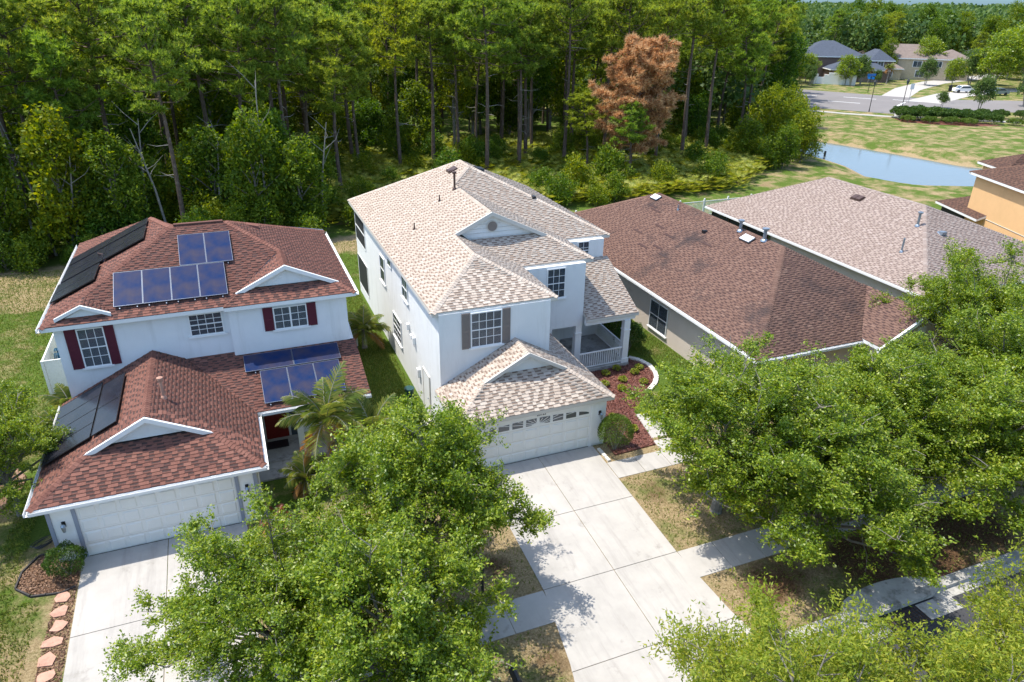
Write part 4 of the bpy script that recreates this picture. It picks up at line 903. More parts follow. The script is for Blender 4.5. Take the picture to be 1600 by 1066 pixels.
# white vinyl fence with hose reel, left
vf = thing('vinyl_fence', 'white vinyl privacy fence panel beside the solar house', 'fence', (-22, 13.2, 0))
for x in (-22.65, -21.0): MB().box(x - .06, x + .06, 13.14, 13.26, 0, 1.86).build('post', [vinyl], vf)
for x in (-22.65, ): MB().box(x - .06, x + .06, 17.0, 17.12, 0, 1.86).build('post', [vinyl], vf)
for i in range(10): MB().box(-22.58 + i * .152, -22.43 + i * .152, 13.18, 13.22, .05, 1.78).build('board', [vinyl], vf)
for i in range(24): MB().box(-22.67, -22.63, 13.28 + i * .154, 13.43 + i * .154, .05, 1.78).build('board', [vinyl], vf)
MB().box(-22.59, -21.06, 13.165, 13.235, 1.785, 1.85).box(-22.685, -22.615, 13.27, 16.99, 1.785, 1.85).build('rail', [vinyl], vf)
hr = thing('hose_reel', 'blue garden hose coiled behind the white fence', 'garden hose', (-22.3, 15.2, .8))
for k in range(4):
    pts = [(-22.4 + .07 * k, 14.9 + .42 * math.cos(t), 1.25 + .42 * math.sin(t)) for t in np.linspace(0, 2 * math.pi, 20)]
    MB().tube(pts, [.03] * 20, 6).build('hose_coil', [hose], hr, smooth=True)
MB().box(-22.5, -22.0, 14.7, 15.1, 0, .85).build('reel_box', [trim_w], hr)
f2 = thing('side_gate', 'white vinyl gate between the solar house and its side yard, behind the palm', 'gate', (-8.4, 13.6, 0))
for i in range(8): MB().box(-8.93 + i * .152, -8.79 + i * .152, 13.6, 13.64, .05, 1.5).build('board', [vinyl], f2)
MB().box(-7.71, -7.6, 13.56, 13.68, 0, 1.6).build('post', [vinyl], f2); MB().box(-8.93, -7.715, 13.58, 13.598, 1.40, 1.5).build('rail', [vinyl], f2)
# picket fence behind houses 3 and 4
pf = thing('picket_fence', 'white aluminium picket fence behind the pale roofed house', 'fence', (28, 29.8, 0))
pm = MB().box(-.02, .02, -.015, .015, .1, 1.45).mesh('picket', [vinyl])
for i in range(8): MB().box(14.0 + i * 2.6 - .06, 14.0 + i * 2.6 + .06, 29.74, 29.86, 0, 1.75).build('post', [vinyl], pf)
for i in range(132):
    x = 14.14 + i * .137
    if (x - 14.0) % 2.6 > .12 and (x - 14.0) % 2.6 < 2.5: put('picket', pm, pf, (x, 29.8, 0))
MB().box(14, 32.2, 29.775, 29.825, 1.451, 1.52).box(14, 32.2, 29.775, 29.825, .2, .26).build('rail', [vinyl], pf)
tag(MB().box(8.4, 8.5, 27.95, 28.05, 0, 1.6).box(8.38, 8.52, 27.93, 28.07, 1.6, 1.68).build('fence_post', [vinyl]), 'lone white vinyl post behind the brown roofed house', 'post')
# mailbox posts
mb_ = thing('mailbox', 'black mailbox on a black post by the kerb beside the driveway', 'mailbox', (-7.6, -10.3, -.55))
MB().box(-7.66, -7.56, -10.35, -10.25, -.56, .45).build('post', [black_m], mb_)
b = MB(); pr = [(-.1, 0), (.1, 0), (.1, .12)] + [(.1 * math.cos(t), .12 + .1 * math.sin(t)) for t in np.linspace(.3, 2.84, 6)] + [(-.1, .12)]
b.prism([(-7.61 + a, -10.58, .45 + c) for a, c in pr], [(-7.61 + a, -10.05, .45 + c) for a, c in pr]); b.build('mail_box', [black_m], mb_)
lp = thing('yard_lamp_post', 'slim black post standing in the front lawn among the tree branches', 'post', (-7.2, -6.35, -.4))
MB().tube([(-7.2, -6.35, -.42), (-7.2, -6.35, .75)], [.05, .045], 10).build('post', [black_m], lp); MB().tube([(-7.2, -6.35, .75), (-7.2, -6.35, .95), (-7.2, -6.35, 1.02)], [.06, .09, .02], 8).build('lantern', [black_m], lp)
tb = thing('plant_pot', 'dark green pot with a hose beside the white house wall', 'plant pot', (-6.3, 7.0, 0))
MB().tube([(-6.3, 7.0, 0), (-6.3, 7.0, .45), (-6.3, 7.0, .5)], [.16, .24, .25], 12).build('pot', [mat('pot_teal', (.02, .07, .07), .4)], tb)
tag(MB().tube([(-6.15, 4.2, .0), (-6.15, 4.2, .08), (-6.15, 4.2, .13)], [.36, .40, .34], 16).build('utility_cover', [stone_w]), 'pale round cover on the grass beside the side door', 'utility cover')
ac = MB()
for i in range(9): 
    a = rs_.random() * 6; ac.tube([(-20.95 + .3 * math.cos(a + t) * (1 + .1 * i), 1.2 + .25 * math.sin(a * 1.3 + t * 1.2), .06 + .02 * i) for t in np.linspace(0, 2.6, 7)], [.018] * 7, 4)
tag(ac.build('coiled_cable', [black_m]), 'tangle of black cable lying on the grass by the garage', 'cable')
# ================================================================== PLANTS
def unit(v): return v / np.maximum(np.linalg.norm(v, axis=-1, keepdims=True), 1e-9)
def leaves(P, L, aspect, g, up=.5, dirs=None, dspread=1.0):
    """rhombic leaves at P: (n*4,3) vertices"""
    n = len(P); a = g.normal(size=(n, 3)) * dspread
    if dirs is not None: a = a + dirs
    a = unit(a); nn = g.normal(size=(n, 3)); nn[:, 2] += up * 2; s = unit(np.cross(a, nn)); L = (L * g.uniform(.65, 1.25, n))[:, None]
    return np.stack([P - a * L * .5, P + s * L * aspect * .5, P + a * L * .5, P - s * L * aspect * .5], 1).reshape(-1, 3)
def quads_mesh(name, V, m, MI=None): return np_mesh(name, V, np.arange(len(V)).reshape(-1, 4), m if isinstance(m, list) else [m], MI)
def oak(seed, R=3.4, H=7.5, th=2.2, nb=30, sprigs=4200, per=15, L=.10, aspect=.5, lm=None, sp_len=.5, lean=(0, 0), holes=.35):
    """street oak built from limbs: sprays of leaves hang along every branchlet, so the outline stays ragged; base at origin"""
    g = np.random.default_rng(seed); lm = lm or G_oak; b = MB()
    k_ = R / 3.4; f = Vector((lean[0] * .3, lean[1] * .3, th))
    b.tube([(0, 0, -.3), (0, 0, .1), (lean[0] * .15, lean[1] * .15, th * .6), f], [.25 * k_, .18 * k_, .15 * k_, .14 * k_], 9)
    tw = []                                            # branchlet segments (start, direction, length)
    for j in range(nb):
        el = math.asin(min(1, .06 + .94 * ((j + .5) / nb) ** .85)); a = j * 2.39996 + g.normal() * .25
        rr = R * g.uniform(.62, 1.10) * (1 if g.random() > .15 else .7)
        c = Vector((math.cos(a) * math.cos(el) * rr + lean[0], math.sin(a) * math.cos(el) * rr + lean[1], th + .1 + math.sin(el) * (H - th - .2) * g.uniform(.78, 1.05)))
        m1 = f.lerp(c, .4) + Vector(g.normal(size=3) * .22) + Vector((0, 0, .2)); m2 = f.lerp(c, .72) + Vector(g.normal(size=3) * .16)
        b.tube([f, m1, m2, c], [.075 * k_, .046 * k_, .028 * k_, .010], 5, cap=False)
        segs = ((f.lerp(m1, .6), m1, .35), (m1, m2, 1.0), (m2, c, 1.5)); nsub = int(7 + 5 * (rr / R))
        for q in range(nsub):
            t = g.uniform(.28, 1.0) ** .75; p = m1.lerp(m2, (t - .3) / .35) if t < .65 else m2.lerp(c, (t - .65) / .35)
            d = Vector(g.normal(size=3)); d.z = d.z * .55 + .22; d = (d.normalized() + (c - f).normalized() * .75).normalized(); ln = R * g.uniform(.14, .34) * (1.25 - .45 * t)
            e = p + d * ln; mid = p.lerp(e, .5) + Vector(g.normal(size=3) * .05); b.tube([p, mid, e], [.020, .013, .005], 3, cap=False); tw.append((p, mid, e))
    n = len(tw); A = np.array([[tuple(x) for x in t] for t in tw]); dens = g.uniform(.25, 1.6, n) * (g.random(n) > .10)
    k = g.choice(n, sprigs, p=dens / dens.sum()); t = g.uniform(.15, 1.05, sprigs)
    base = np.where((t < .5)[:, None], A[k, 0] + (A[k, 1] - A[k, 0]) * (t * 2)[:, None], A[k, 1] + (A[k, 2] - A[k, 1]) * (t * 2 - 1)[:, None]) + g.normal(size=(sprigs, 3)) * .07
    dd = unit(unit(A[k, 2] - A[k, 0]) * .8 + g.normal(size=(sprigs, 3)) * .65 + np.array([0, 0, .35])); ln = sp_len * g.uniform(.4, 1.25, sprigs)
    u = g.uniform(.1, 1, (sprigs, per)); Pl = base[:, None] + dd[:, None] * (u * ln[:, None])[..., None] + g.normal(size=(sprigs, per, 3)) * .055
    V = leaves(Pl.reshape(-1, 3), L, aspect, g, .55, np.repeat(dd, per, 0) * .8)
    return quads_mesh('crown', V, lm), b.mesh('trunk', [bark])
def plant_tree(pair, name, label, loc, rz=0, s=(1, 1, 1), cat='tree', group=None, parts=('crown', 'trunk'), tilt=0):
    o = bpy.data.objects.new(name, None); link(o); o.location = loc; o.rotation_euler = (tilt, tilt * .5, rz); o.scale = s; WP[o.name] = (0, 0, 0)
    tag(o, label, cat, group)
    for nm, me in zip(parts, pair):
        if me is not None: c = bpy.data.objects.new(nm, me); link(c, o)
    return o
def pine(seed, H=17, cb=.55, R=3.0, nbr=34, m=None, tuft=.42, needles=24, fan=1.0, dead=5, ytop=.75, lean=.6):
    g = np.random.default_rng(seed); m = m or G_pine; b = MB()
    bend = g.normal(size=2) * lean; N = 9
    def tp(t): return Vector((bend[0] * t * t + .15 * math.sin(t * 5 + seed), bend[1] * t * t + .15 * math.cos(t * 4 + seed), H * t))
    b.tube([tp(i / N) for i in range(N + 1)], [.21 * (1 - .8 * (i / N)) * H / 17 + .02 for i in range(N + 1)], 7)
    Ps = []; Ds = []
    for i in range(nbr):
        t = cb + (1 - cb) * ((i + g.random()) / nbr); p = tp(min(t, .985)); a = i * 2.4 + g.normal() * .5
        f = (t - cb) / (1 - cb); prof = math.sin(math.pi * (f * .80 + .17)) ** .6; L = R * prof * g.uniform(.6, 1.1); upa = .05 + f * .7 + g.normal() * .15
        d = Vector((math.cos(a) * math.cos(upa), math.sin(a) * math.cos(upa), math.sin(upa)))
        q1 = p + d * L * .5 + Vector((0, 0, -.08 * L)); q2 = p + d * L + Vector((0, 0, .18 * L))
        b.tube([p, q1, q2], [.055, .032, .012], 4, cap=False)
        ncl = 1 + int(L * 1.15)
        for k in range(ncl):
            u = 1.0 if k == 0 else g.uniform(.38, .95); c = (p.lerp(q1, u * 2) if u < .5 else q1.lerp(q2, u * 2 - 1))
            sdv = Vector(g.normal(size=3)); sdv.z = abs(sdv.z) * .45; e = c if k == 0 else c + sdv.normalized() * g.uniform(.35, .95) * min(1, L / 2)
            if k: b.tube([c, e], [.016, .008], 3, cap=False)
            for w in range(int(g.integers(5, 9))):
                o = Vector(g.normal(size=3) * .26); o.z = abs(o.z) * .8; Ps.append(e + o); Ds.append((o * 2.2 + d * .4 + Vector((0, 0, .45))).normalized())
    for k in range(14):
        e = tp(1) + Vector(g.normal(size=3) * .45); Ps.append(e); Ds.append(Vector((0, 0, 1)))
    for i in range(dead):
        t = g.uniform(.28, cb + .1); p = tp(t); a = g.uniform(0, 6.28); L = g.uniform(.5, 2.2); d = Vector((math.cos(a), math.sin(a), g.uniform(-.2, .35)))
        b.tube([p, p + d * L * .6, p + d * L + Vector((0, 0, g.uniform(-.3, .3)))], [.035, .022, .006], 4, 1, cap=False)
    P = np.array(Ps); D = np.array([tuple(d) for d in Ds]); n = len(P)
    dn = unit(g.normal(size=(n, needles, 3)) + D[:, None] * 1.1); Ln = tuft * g.uniform(.7, 1.2, (n, needles, 1))
    if fan < 1: dn[..., 2] -= (1 - fan); dn = unit(dn)
    A = np.repeat(P[:, None], needles, 1); s = unit(np.cross(dn, g.normal(size=(n, needles, 3)))) * .055
    V = np.stack([A - s, A + s, A + dn * Ln + s * .3], 2).reshape(-1, 3)
    return np_mesh('crown', V, np.arange(len(V)).reshape(-1, 3), [m]), b.mesh('trunk', [bark_p, bark_g])
def woodtree(seed, H=10, R=3.2, low=.12, nl=8000, L=.30, m=None, trunkm=None, nb=20, trunks=1):
    g = np.random.default_rng(seed); z0 = H * low
    C = []; rb = []
    for i in range(nb):
        f = (i + .5) / nb; z = z0 + (H - z0) * (.12 + .82 * f); w = math.sin(math.pi * (.22 + f * .74)) ** .7; a = i * 2.4 + g.normal() * .4; r = R * w * g.uniform(.25, .75)
        C.append((r * math.cos(a), r * math.sin(a), z)); rb.append(R * g.uniform(.26, .46))
    C = np.array(C); rb = np.array(rb); k = g.choice(nb, nl // 8, p=rb ** 2 / (rb ** 2).sum())
    d = g.normal(size=(len(k), 3)); d[:, 2] += .3; d = unit(d); c = C[k] + d * (rb[k] * g.uniform(.5, 1.05, len(k)))[:, None]
    P = (c[:, None] + g.normal(size=(len(k), 8, 3)) * .17).reshape(-1, 3)
    V = leaves(P, L, .55, g, .5, np.repeat(d, 8, 0) * .5)
    b = MB()
    for tr in range(trunks):
        ox = g.normal(size=2) * (.5 if trunks > 1 else 0)
        b.tube([(ox[0], ox[1], -.2), (ox[0] * 1.5 + g.normal() * .2, ox[1] * 1.5 + g.normal() * .2, H * .4), (ox[0] * 2 + g.normal() * .3, ox[1] * 2 + g.normal() * .3, H * .8)], [.016 * H, .011 * H, .004 * H], 6)
    for j in range(nb):
        zc = C[j][2]; st_ = Vector((0, 0, max(z0 * .8, zc - R * .55))); b.tube([st_, st_.lerp(Vector(C[j]), .6) + Vector(g.normal(size=3) * .1), C[j]], [.006 * H, .004 * H, .002 * H], 4, cap=False)
    return quads_mesh('crown', V, m or G_wood), b.mesh('trunk', [trunkm or bark])
def bush(seed, R=.8, H=1.3, nl=2500, L=.09, m=None, smooth_=0.0):
    g = np.random.default_rng(seed); d = g.normal(size=(nl, 3)); d[:, 2] = np.abs(d[:, 2]) * 1.0 - .25; d = unit(d)
    lump = 1 + (0 if smooth_ else .22) * np.sin(d[:, 0] * 5 + seed) * np.sin(d[:, 1] * 6 + seed * 2) * np.cos(d[:, 2] * 4)
    r = g.uniform(.55, 1, nl) ** (.35) * lump; P = d * r[:, None] * np.array([R, R, H * .5]) + np.array([0, 0, H * .5]); P[:, 2] = np.maximum(P[:, 2], .03)
    V = leaves(P, L, .5, g, .4, d * .6)
    b = MB()
    for i in range(7):
        a = g.uniform(0, 6.28); b.tube([(0, 0, -.05), (math.cos(a) * R * .35, math.sin(a) * R * .35, H * .4), (math.cos(a) * R * .6, math.sin(a) * R * .6, H * .75)], [.03, .02, .006], 4, cap=False)
    return quads_mesh('foliage', V, m or G_shrub), b.mesh('stems', [bark])
def palm(seed, H=2.6, fr=16, FL=2.1, m=None, dry=3, droop=.9, tr=.12):
    """feather palm: fronds with leaflets"""
    g = np.random.default_rng(seed); V = []; MI = []; b = MB()
    b.tube([(0, 0, -.1), (.03, 0, H * .5), (0, .02, H)], [tr * 1.4, tr, tr * .9], 10)
    for i in range(fr):
        a = i * 2.4 + g.normal() * .2; el = (1.25 - 1.25 * (i / fr)) if i < fr - dry else -.35; L = FL * g.uniform(.8, 1.1); p = np.array([0, 0, H]); d = np.array([math.cos(a) * math.cos(el), math.sin(a) * math.cos(el), math.sin(el)])
        pts = [p.copy()]; n = 12
        for k in range(n):
            d = unit(d + np.array([0, 0, -droop * .13 * (1 if k > 1 else .3)])); p = p + d * L / n; pts.append(p.copy())
        b.tube([tuple(q) for q in pts], [.022 * (1 - k / (n + 1)) + .004 for k in range(n + 1)], 4, cap=False)
        for k in range(2, n + 1):
            for sub in range(4):
                c = pts[k - 1] + (pts[k] - pts[k - 1]) * (sub / 4); t = unit(pts[k] - pts[k - 1]); sdv = unit(np.cross(t, [0, 0, 1])); ll = L * .30 * math.sin(math.pi * min(1, (k / n) * .85 + .12)) + .08
                for sg in (-1, 1):
                    dr = unit(sdv * sg + t * .7 + np.array([0, 0, g.uniform(-.45, .1)])); wv = t * .022
                    V += [c - wv, c + wv, c + dr * ll * .6 + wv * .8, c + dr * ll + np.array([0, 0, -.12 * ll])]; MI.append(1 if i >= fr - dry else 0)
    return quads_mesh('fronds', np.array(V), [m or G_palm, G_palmdry], MI), b.mesh('trunk', [bark_g])

# ------------------------------------------------------------------ street oaks in the foreground
oakA = oak(101, 3.5, 7.4, 1.9, 42, 7000, 15, .106)
oakB = oak(202, 3.7, 8.0, 2.2, 44, 7000, 15, .106, lean=(.4, .2))
oakC = oak(303, 3.6, 7.6, 2.2, 44, 6000, 16, .105, .34, lm=G_oakdry, sp_len=.7)
FG_TREES = [
    (oakA, 'street oak with dense crown left of the white house driveway, its top against the garage', (-8.9, -5.1), 0.4, (1.06, 1.06, .92)),
    (oakB, 'large street oak in front of the solar house garage, overlapping its white door', (-13.5, -7.5), 2.1, (.9, .9, .70)),
    (oakA, 'street oak at the bottom edge between the two driveways', (-11.0, -9.4), 3.9, (1.02, 1.02, .84)),
    (oakB, 'street oak right of the front walk, hiding the brown roofed house wall', (2.9, -5.4), 5.0, (1.18, 1.12, .89)),
    (oakA, 'street oak beside the right hand sidewalk, growing over its slabs', (4.8, -8.7), 1.3, (1.12, 1.1, .80)),
    (oakA, 'broad oak in front of the brown roofed house gable', (12.9, -5.4), 2.6, (1.15, 1.1, .74)),
    (oakB, 'tall oak in front of the pale roofed house at the right edge', (19.6, -2.6), .9, (1.05, 1.05, .95)),
    (oakA, 'street oak above the storm drain at the right edge', (12.6, -9.0), 4.4, (1.2, 1.15, .84)),
    (oakB, 'small young tree at the left edge beside the solar house', (-22.2, 3.4), 3.0, (.74, .74, .68)),
    (oakC, 'yellow green tree across the street, left one at the bottom edge', (-4.2, -16.6), .2, (1.1, 1.1, .95)),
    (oakC, 'yellow green tree across the street, at the bottom right corner', (.2, -18.4), 2.5, (1.1, 1.0, .95)),
    (oakC, 'yellow green tree cut by the right edge, across the street from the storm drain', (6.4, -17.8), 4.1, (1.15, 1.05, 1.2)),
    (oakA, 'oak between the sidewalk oak and the gable oak, above brown leaf litter', (9.0, -6.6), .3, (1.1, 1.1, .86)),
    (oakB, 'broad oak at the right edge shading the sidewalk behind the drain', (17.5, -7.0), 2.0, (1.1, 1.1, .9)),
    (oakB, 'small light tree at the left edge near the bottom corner', (-22.7, -6.6), 1.0, (.6, .6, .5)),
]
for k, (pr, lab, (x, y), rz, sc) in enumerate(FG_TREES):
    plant_tree(pr, 'oak_tree', lab, (x, y, gz(x, y)), rz, sc, group='street trees in front of the houses')
bsh = [bush(1, .85, 1.5, 5200, .085), bush(2, .8, 1.7, 7000, .06, G_shrub_y, 1.0), bush(3, .6, .9, 3000, .11), bush(4, .25, .3, 160, .16, G_palmetto)]
def shrub(i, label, x, y, s=(1, 1, 1), name='shrub', rz=0, cat='shrub', group=None, z=None): return plant_tree(bsh[i], name, label, (x, y, gz(x, y) if z is None else z), rz, s, cat, group, ('foliage', 'stems'))
shrub(1, 'clipped rounded bush at the right corner of the white garage', .95, -.65, (1.0, .95, 1.05), 'clipped_bush')
shrub(0, 'dark glossy shrub at the left corner of the solar house garage', -20.05, -.75, (.72, .7, .8))
shrub(0, 'tall dark hedge shrub just right of the porch column', 6.45, 7.75, (1.0, .95, 1.2)); shrub(0, 'dark hedge shrub along the porch, behind the tall one', 6.5, 9.3, (.95, 1.1, 1.15)); shrub(0, 'third dark shrub along the white house side wall', 6.6, 11.0, (.8, .9, .95))
shrub(2, 'low green shrub in the bed at the left edge', -24.4, 5.1, (1.5, 1.5, 1.2)); shrub(2, 'low shrub behind the left edge bed', -24.9, 8.0, (1.3, 1.3, 1.6))
for i, (x, y) in enumerate(((3.9, 5.6), (4.7, 5.9), (3.3, 4.6), (4.4, 4.7), (5.4, 5.2), (5.3, 4.1), (3.9, 3.9), (2.1, 1.6), (5.9, 5.6), (2.5, .4))):
    shrub(3, 'small yellow green seedling plant in the red mulch', x, y, (.9, .9, .9), 'seedling', i, 'plant', 'seedlings in the red mulch bed', .04)
rp = palm(5, .5, 14, .7, G_red, 2, .6, .05); plant_tree(rp, 'red_cordyline', 'reddish brown spiky plant at the right corner of the solar house garage', (-13.35, -.9, -.02), 0, (1, 1, 1), 'plant', parts=('fronds', 'stem'))
pA = palm(1, 2.5, 18, 2.5); pB = palm(2, 1.1, 16, 1.7, dry=2); pC = palm(3, .5, 20, 1.3, dry=7)
plant_tree(pA, 'palm_tree', 'feathery palm in front of the solar house entry porch', (-10.9, 1.7, 0), .5, (.8, .8, 1.05), 'palm tree', parts=('fronds', 'trunk'))
plant_tree(pA, 'palm_tree', 'drooping palm with dry orange fronds right of the entry palm', (-9.2, 1.2, 0), 2.2, (.75, .75, .85), 'palm tree', parts=('fronds', 'trunk'))
plant_tree(pB, 'palm_tree', 'small palm in the grass strip between the two houses', (-7.3, 13.2, 0), 1.2, (1, 1, 1), 'palm tree', parts=('fronds', 'trunk'))
plant_tree(pC, 'areca_palm', 'yellowish low palm clump against the left wall of the solar house', (-21.3, 10.4, 0), 0, (1, 1, 1.2), 'palm tree', parts=('fronds', 'stem')); plant_tree(pC, 'areca_palm', 'yellowish palm clump beside the garage eave of the solar house', (-21.5, 8.3, 0), 2, (.9, .9, 1.1), 'palm tree', parts=('fronds', 'stem'))
plant_tree(pC, 'areca_palm', 'dry yellow palm clump beside the solar house front walk', (-12.0, 1.0, 0), 1, (.8, .8, 1.2), 'palm tree', parts=('fronds', 'stem'))

# ------------------------------------------------------------------ the woods
g = np.random.default_rng(77)
pines = [pine(s_, H=h_, cb=c_, R=r_, nbr=n_) for s_, h_, c_, r_, n_ in ((1, 17, .62, 3.6, 30), (2, 18, .66, 3.3, 28), (3, 16, .56, 3.9, 32), (4, 19, .68, 3.7, 28), (5, 15, .52, 3.0, 30), (6, 17.5, .58, 4.1, 34))]
woods = [woodtree(11, 10, 3.2), woodtree(12, 12, 3.4, .2, 9000), woodtree(13, 8, 2.8, .08, 7000), woodtree(14, 13, 3.6, .25, 9500), woodtree(15, 6, 2.6, .05, 6000, .26)]
def frame_px(x, y, z=6):
    d = Vector((x, y, z)) - Vector(CAM); w = d.dot(fw)
    return (800 + FPX * d.dot(r1) / w, 533 - FPX * d.dot(u1) / w, w) if w > 1 else (-9999, -9999, w)
def forest_x(y): return 38 + (y - 38) * 1.30 if y < 50 else 52.6 + (y - 50) * .905
placed = []
def ok(x, y, dmin):
    for a, b_ in placed:
        if (a - x) ** 2 + (b_ - y) ** 2 < dmin * dmin: return False
    placed.append((x, y)); return True
def where_(x, y, kind):
    px, py, wd = frame_px(x, y, 8)
    beh = 'behind the left side of the solar house' if px < 200 else 'behind the solar house' if px < 470 else 'behind the gap between the two white houses' if px < 620 else 'behind the white house' if px < 900 else 'behind the brown roofed house' if px < 1120 else 'at the pond end of the woods'
    row = 'in the front row' if wd < 68 else 'in the second row' if wd < 84 else 'deep in the woods' if wd < 120 else 'far back in the woods'
    return '%s %s, %s' % (kind, beh, row)
LP = 'bare trunked pine'; LW_ = 'leafy broadleaf tree'; LS = 'leafy understorey shrub'
# measured pines
for (x, y, v_, sx, sz, lab) in ((4.8, 54.9, 0, .95, 1.0, None), (9.1, 55.9, 1, 1, .92, None), (15.5, 59.9, 4, .95, 1.05, None), (18.8, 55, 2, .9, 1.0, None), (20.6, 57.2, 3, 1, .95, None), (12.6, 57.5, 5, .9, 1.0, None), (23, 61, 0, 1, 1, None), (27, 58, 1, 1.1, .95, None),
                                (1.0, 62.0, 5, 1.1, 1.0, None), (-4.2, 57, 2, 1.15, 1.05, None), (-18, 52, 3, 1.3, 1.05, None), (-26, 56, 5, 1.1, 1.05, None), (66.5, 72, 2, 1.1, 1.0, None), (44, 58, 5, 1.15, .95, None), (52, 62, 2, 1.1, 1.0, None), (38, 63, 3, 1.1, 1.0, None), (24.5, 48.5, 4, .8, .55, None), (-29, 46.5, 3, 1.3, 1.1, None), (-21.5, 45, 2, 1.25, 1.1, None), (-14, 47.5, 5, 1.2, 1.05, None), (-35, 52, 0, 1.2, 1.1, None), (-8.5, 49, 1, 1.1, 1.0, None), (-3, 47, 4, 1.1, 1.0, None), (-24, 40.5, 4, 1.0, .95, None)):
    placed.append((x, y)); plant_tree(pines[v_], 'pine_tree', where_(x, y, LP), (x, y, 0), g.uniform(0, 6.28), (sx, sx, sz), 'tree', 'pines in the woods')
bp = pine(55, 14.5, .24, 5.2, 72, G_pinedead, .60, 26, .6, 8, lean=.3)
placed += [(27, 44.5), (31, 45.3)]
plant_tree(bp, 'dead_pine_tree', 'big dead pine with rusty brown needles standing out of the green woods', (28.6, 45.8, 0), 1, (.92, .92, .90), 'dead tree')
plant_tree(pine(56, 13, .5, 3.0, 30, G_pine, .42, 22, 1, 12), 'pine_tree', 'short pine with sparse yellow green crown just before the brown pine', (26.9, 43.2, 0), 0, (.8, .8, .62), 'tree')
# the leaning one
lpn = pine(57, 17, .66, 3.6, 34, G_pine, .42, 22, 1, 8, lean=3.6)
plant_tree(lpn, 'pine_tree', 'leaning pine with curved pale trunk right of the white house ridge', (18.0, 52.5, 0), .2, (1, 1, .95), 'tree', tilt=0); placed.append((18, 52.5))
for (x, y, v_, s_) in ((61.5, 59.5, 4, 1.15), (64.2, 64.5, 4, 1.1), (58.5, 54.5, 4, 1.1), (54.8, 50.2, 2, .8), (53.5, 47.0, 4, 1.0), (49, 45, 4, .8)):
    placed.append((x, y)); plant_tree(woods[v_], 'broadleaf_tree', where_(x, y, 'low dark broadleaf tree'), (x, y, 0), x, (s_, s_, s_), 'tree', 'broadleaf trees in the woods')
# bare grey trunks at the left
def bare(seed, H, lean):
    g_ = np.random.default_rng(seed); b = MB(); top = Vector((lean, .5, H)); m_ = Vector((lean * .35, .2, H * .5))
    b.tube([(0, 0, -.2), m_, top], [.11, .08, .025], 6)
    for i in range(5):
        t = g_.uniform(.05, .95); p = m_.lerp(top, t); a = g_.uniform(0, 6.28); e = p + Vector((math.cos(a), math.sin(a), .8)) * g_.uniform(.6, 2.0); b.tube([p, p.lerp(e, .5) + Vector(g_.normal(size=3) * .1), e], [.035, .02, .006], 4, cap=False)
    return b.mesh('bare_tree', [bark_g])
bt = [bare(1, 8, -2.2), bare(2, 9.5, -1.2), bare(3, 7, 1.0), bare(4, 9, .6)]
for i, (x, y) in enumerate(((-25.8, 36.6), (-27.0, 37.2), (-24.2, 36.0), (-21.3, 36.2), (-28.2, 36.4), (-17.8, 36.4), (-14.0, 37.0), (-10.5, 36.2), (-23.0, 37.4), (-30.0, 37.0), (-6.0, 38.5), (-19.4, 38.2), (-12.4, 38.8))):
    o = bpy.data.objects.new('bare_tree', bt[i % 4]); link(o); o.location = (x, y, 0); o.rotation_euler = (0, 0, g.uniform(-.9, .9)); o.scale = (1, 1, g.uniform(.8, 1.35)); tag(o, 'thin bare grey trunk leaning out of the woods edge behind the solar house', 'tree', 'bare grey trunks at the woods edge')
np_, nw_, ns_ = 20, 0, 0
cand = []
for _ in range(14000):
    y = 36 + (g.random() ** 1.7) * 230; x = g.uniform(-150, 230)
    if x > forest_x(y) - 1: continue
    px, py, wd = frame_px(x, y, 8)
    if px < -160 or px > 1760: continue
    cand.append((wd, x, y))
cand.sort(); NP = []; FARP = []
for wd, x, y in cand:
    left = x < -6 - (y - 40) * .1
    openp = (not left) and x < 46 and y < 66      # palmetto clearing with tall pines
    dm = 4.2 if openp else (3.3 if wd < 90 else 3.9 if wd < 130 else 5.5)
    if y < 43 and not left: continue
    if openp and (y < 50 or g.random() < .25): continue
    if ok(x, y, dm): NP.append((wd, x, y, left, openp))
for wd, x, y, left, openp in NP:
    if wd > 120 and (np_ >= 290 or nw_ >= 290): FARP.append((x, y)); continue
    pp = .22 if (left and y < 44) else ((.9 if y < 58 else .35) if openp else .5)
    if g.random() < pp * .85 and np_ < 292:
        np_ += 1; s_ = g.uniform(.85, 1.12); plant_tree(pines[g.integers(6)], 'pine_tree', where_(x, y, LP), (x, y, 0), g.uniform(0, 6.28), (s_, s_, s_ * g.uniform(.95, 1.08)), 'tree', 'pines in the woods')
    elif nw_ < 292:
        nw_ += 1; s_ = g.uniform(.85, 1.25)
        v_ = g.integers(5) if not (left and y < 41) else [2, 0, 4][g.integers(3)]
        if left and y < 44: s_ *= .9
        plant_tree(woods[v_], 'broadleaf_tree', where_(x, y, LW_), (x, y, 0), g.uniform(0, 6.28), (s_, s_, s_ * g.uniform(.9, 1.15)), 'tree', 'broadleaf trees in the woods')
    else: FARP.append((x, y))
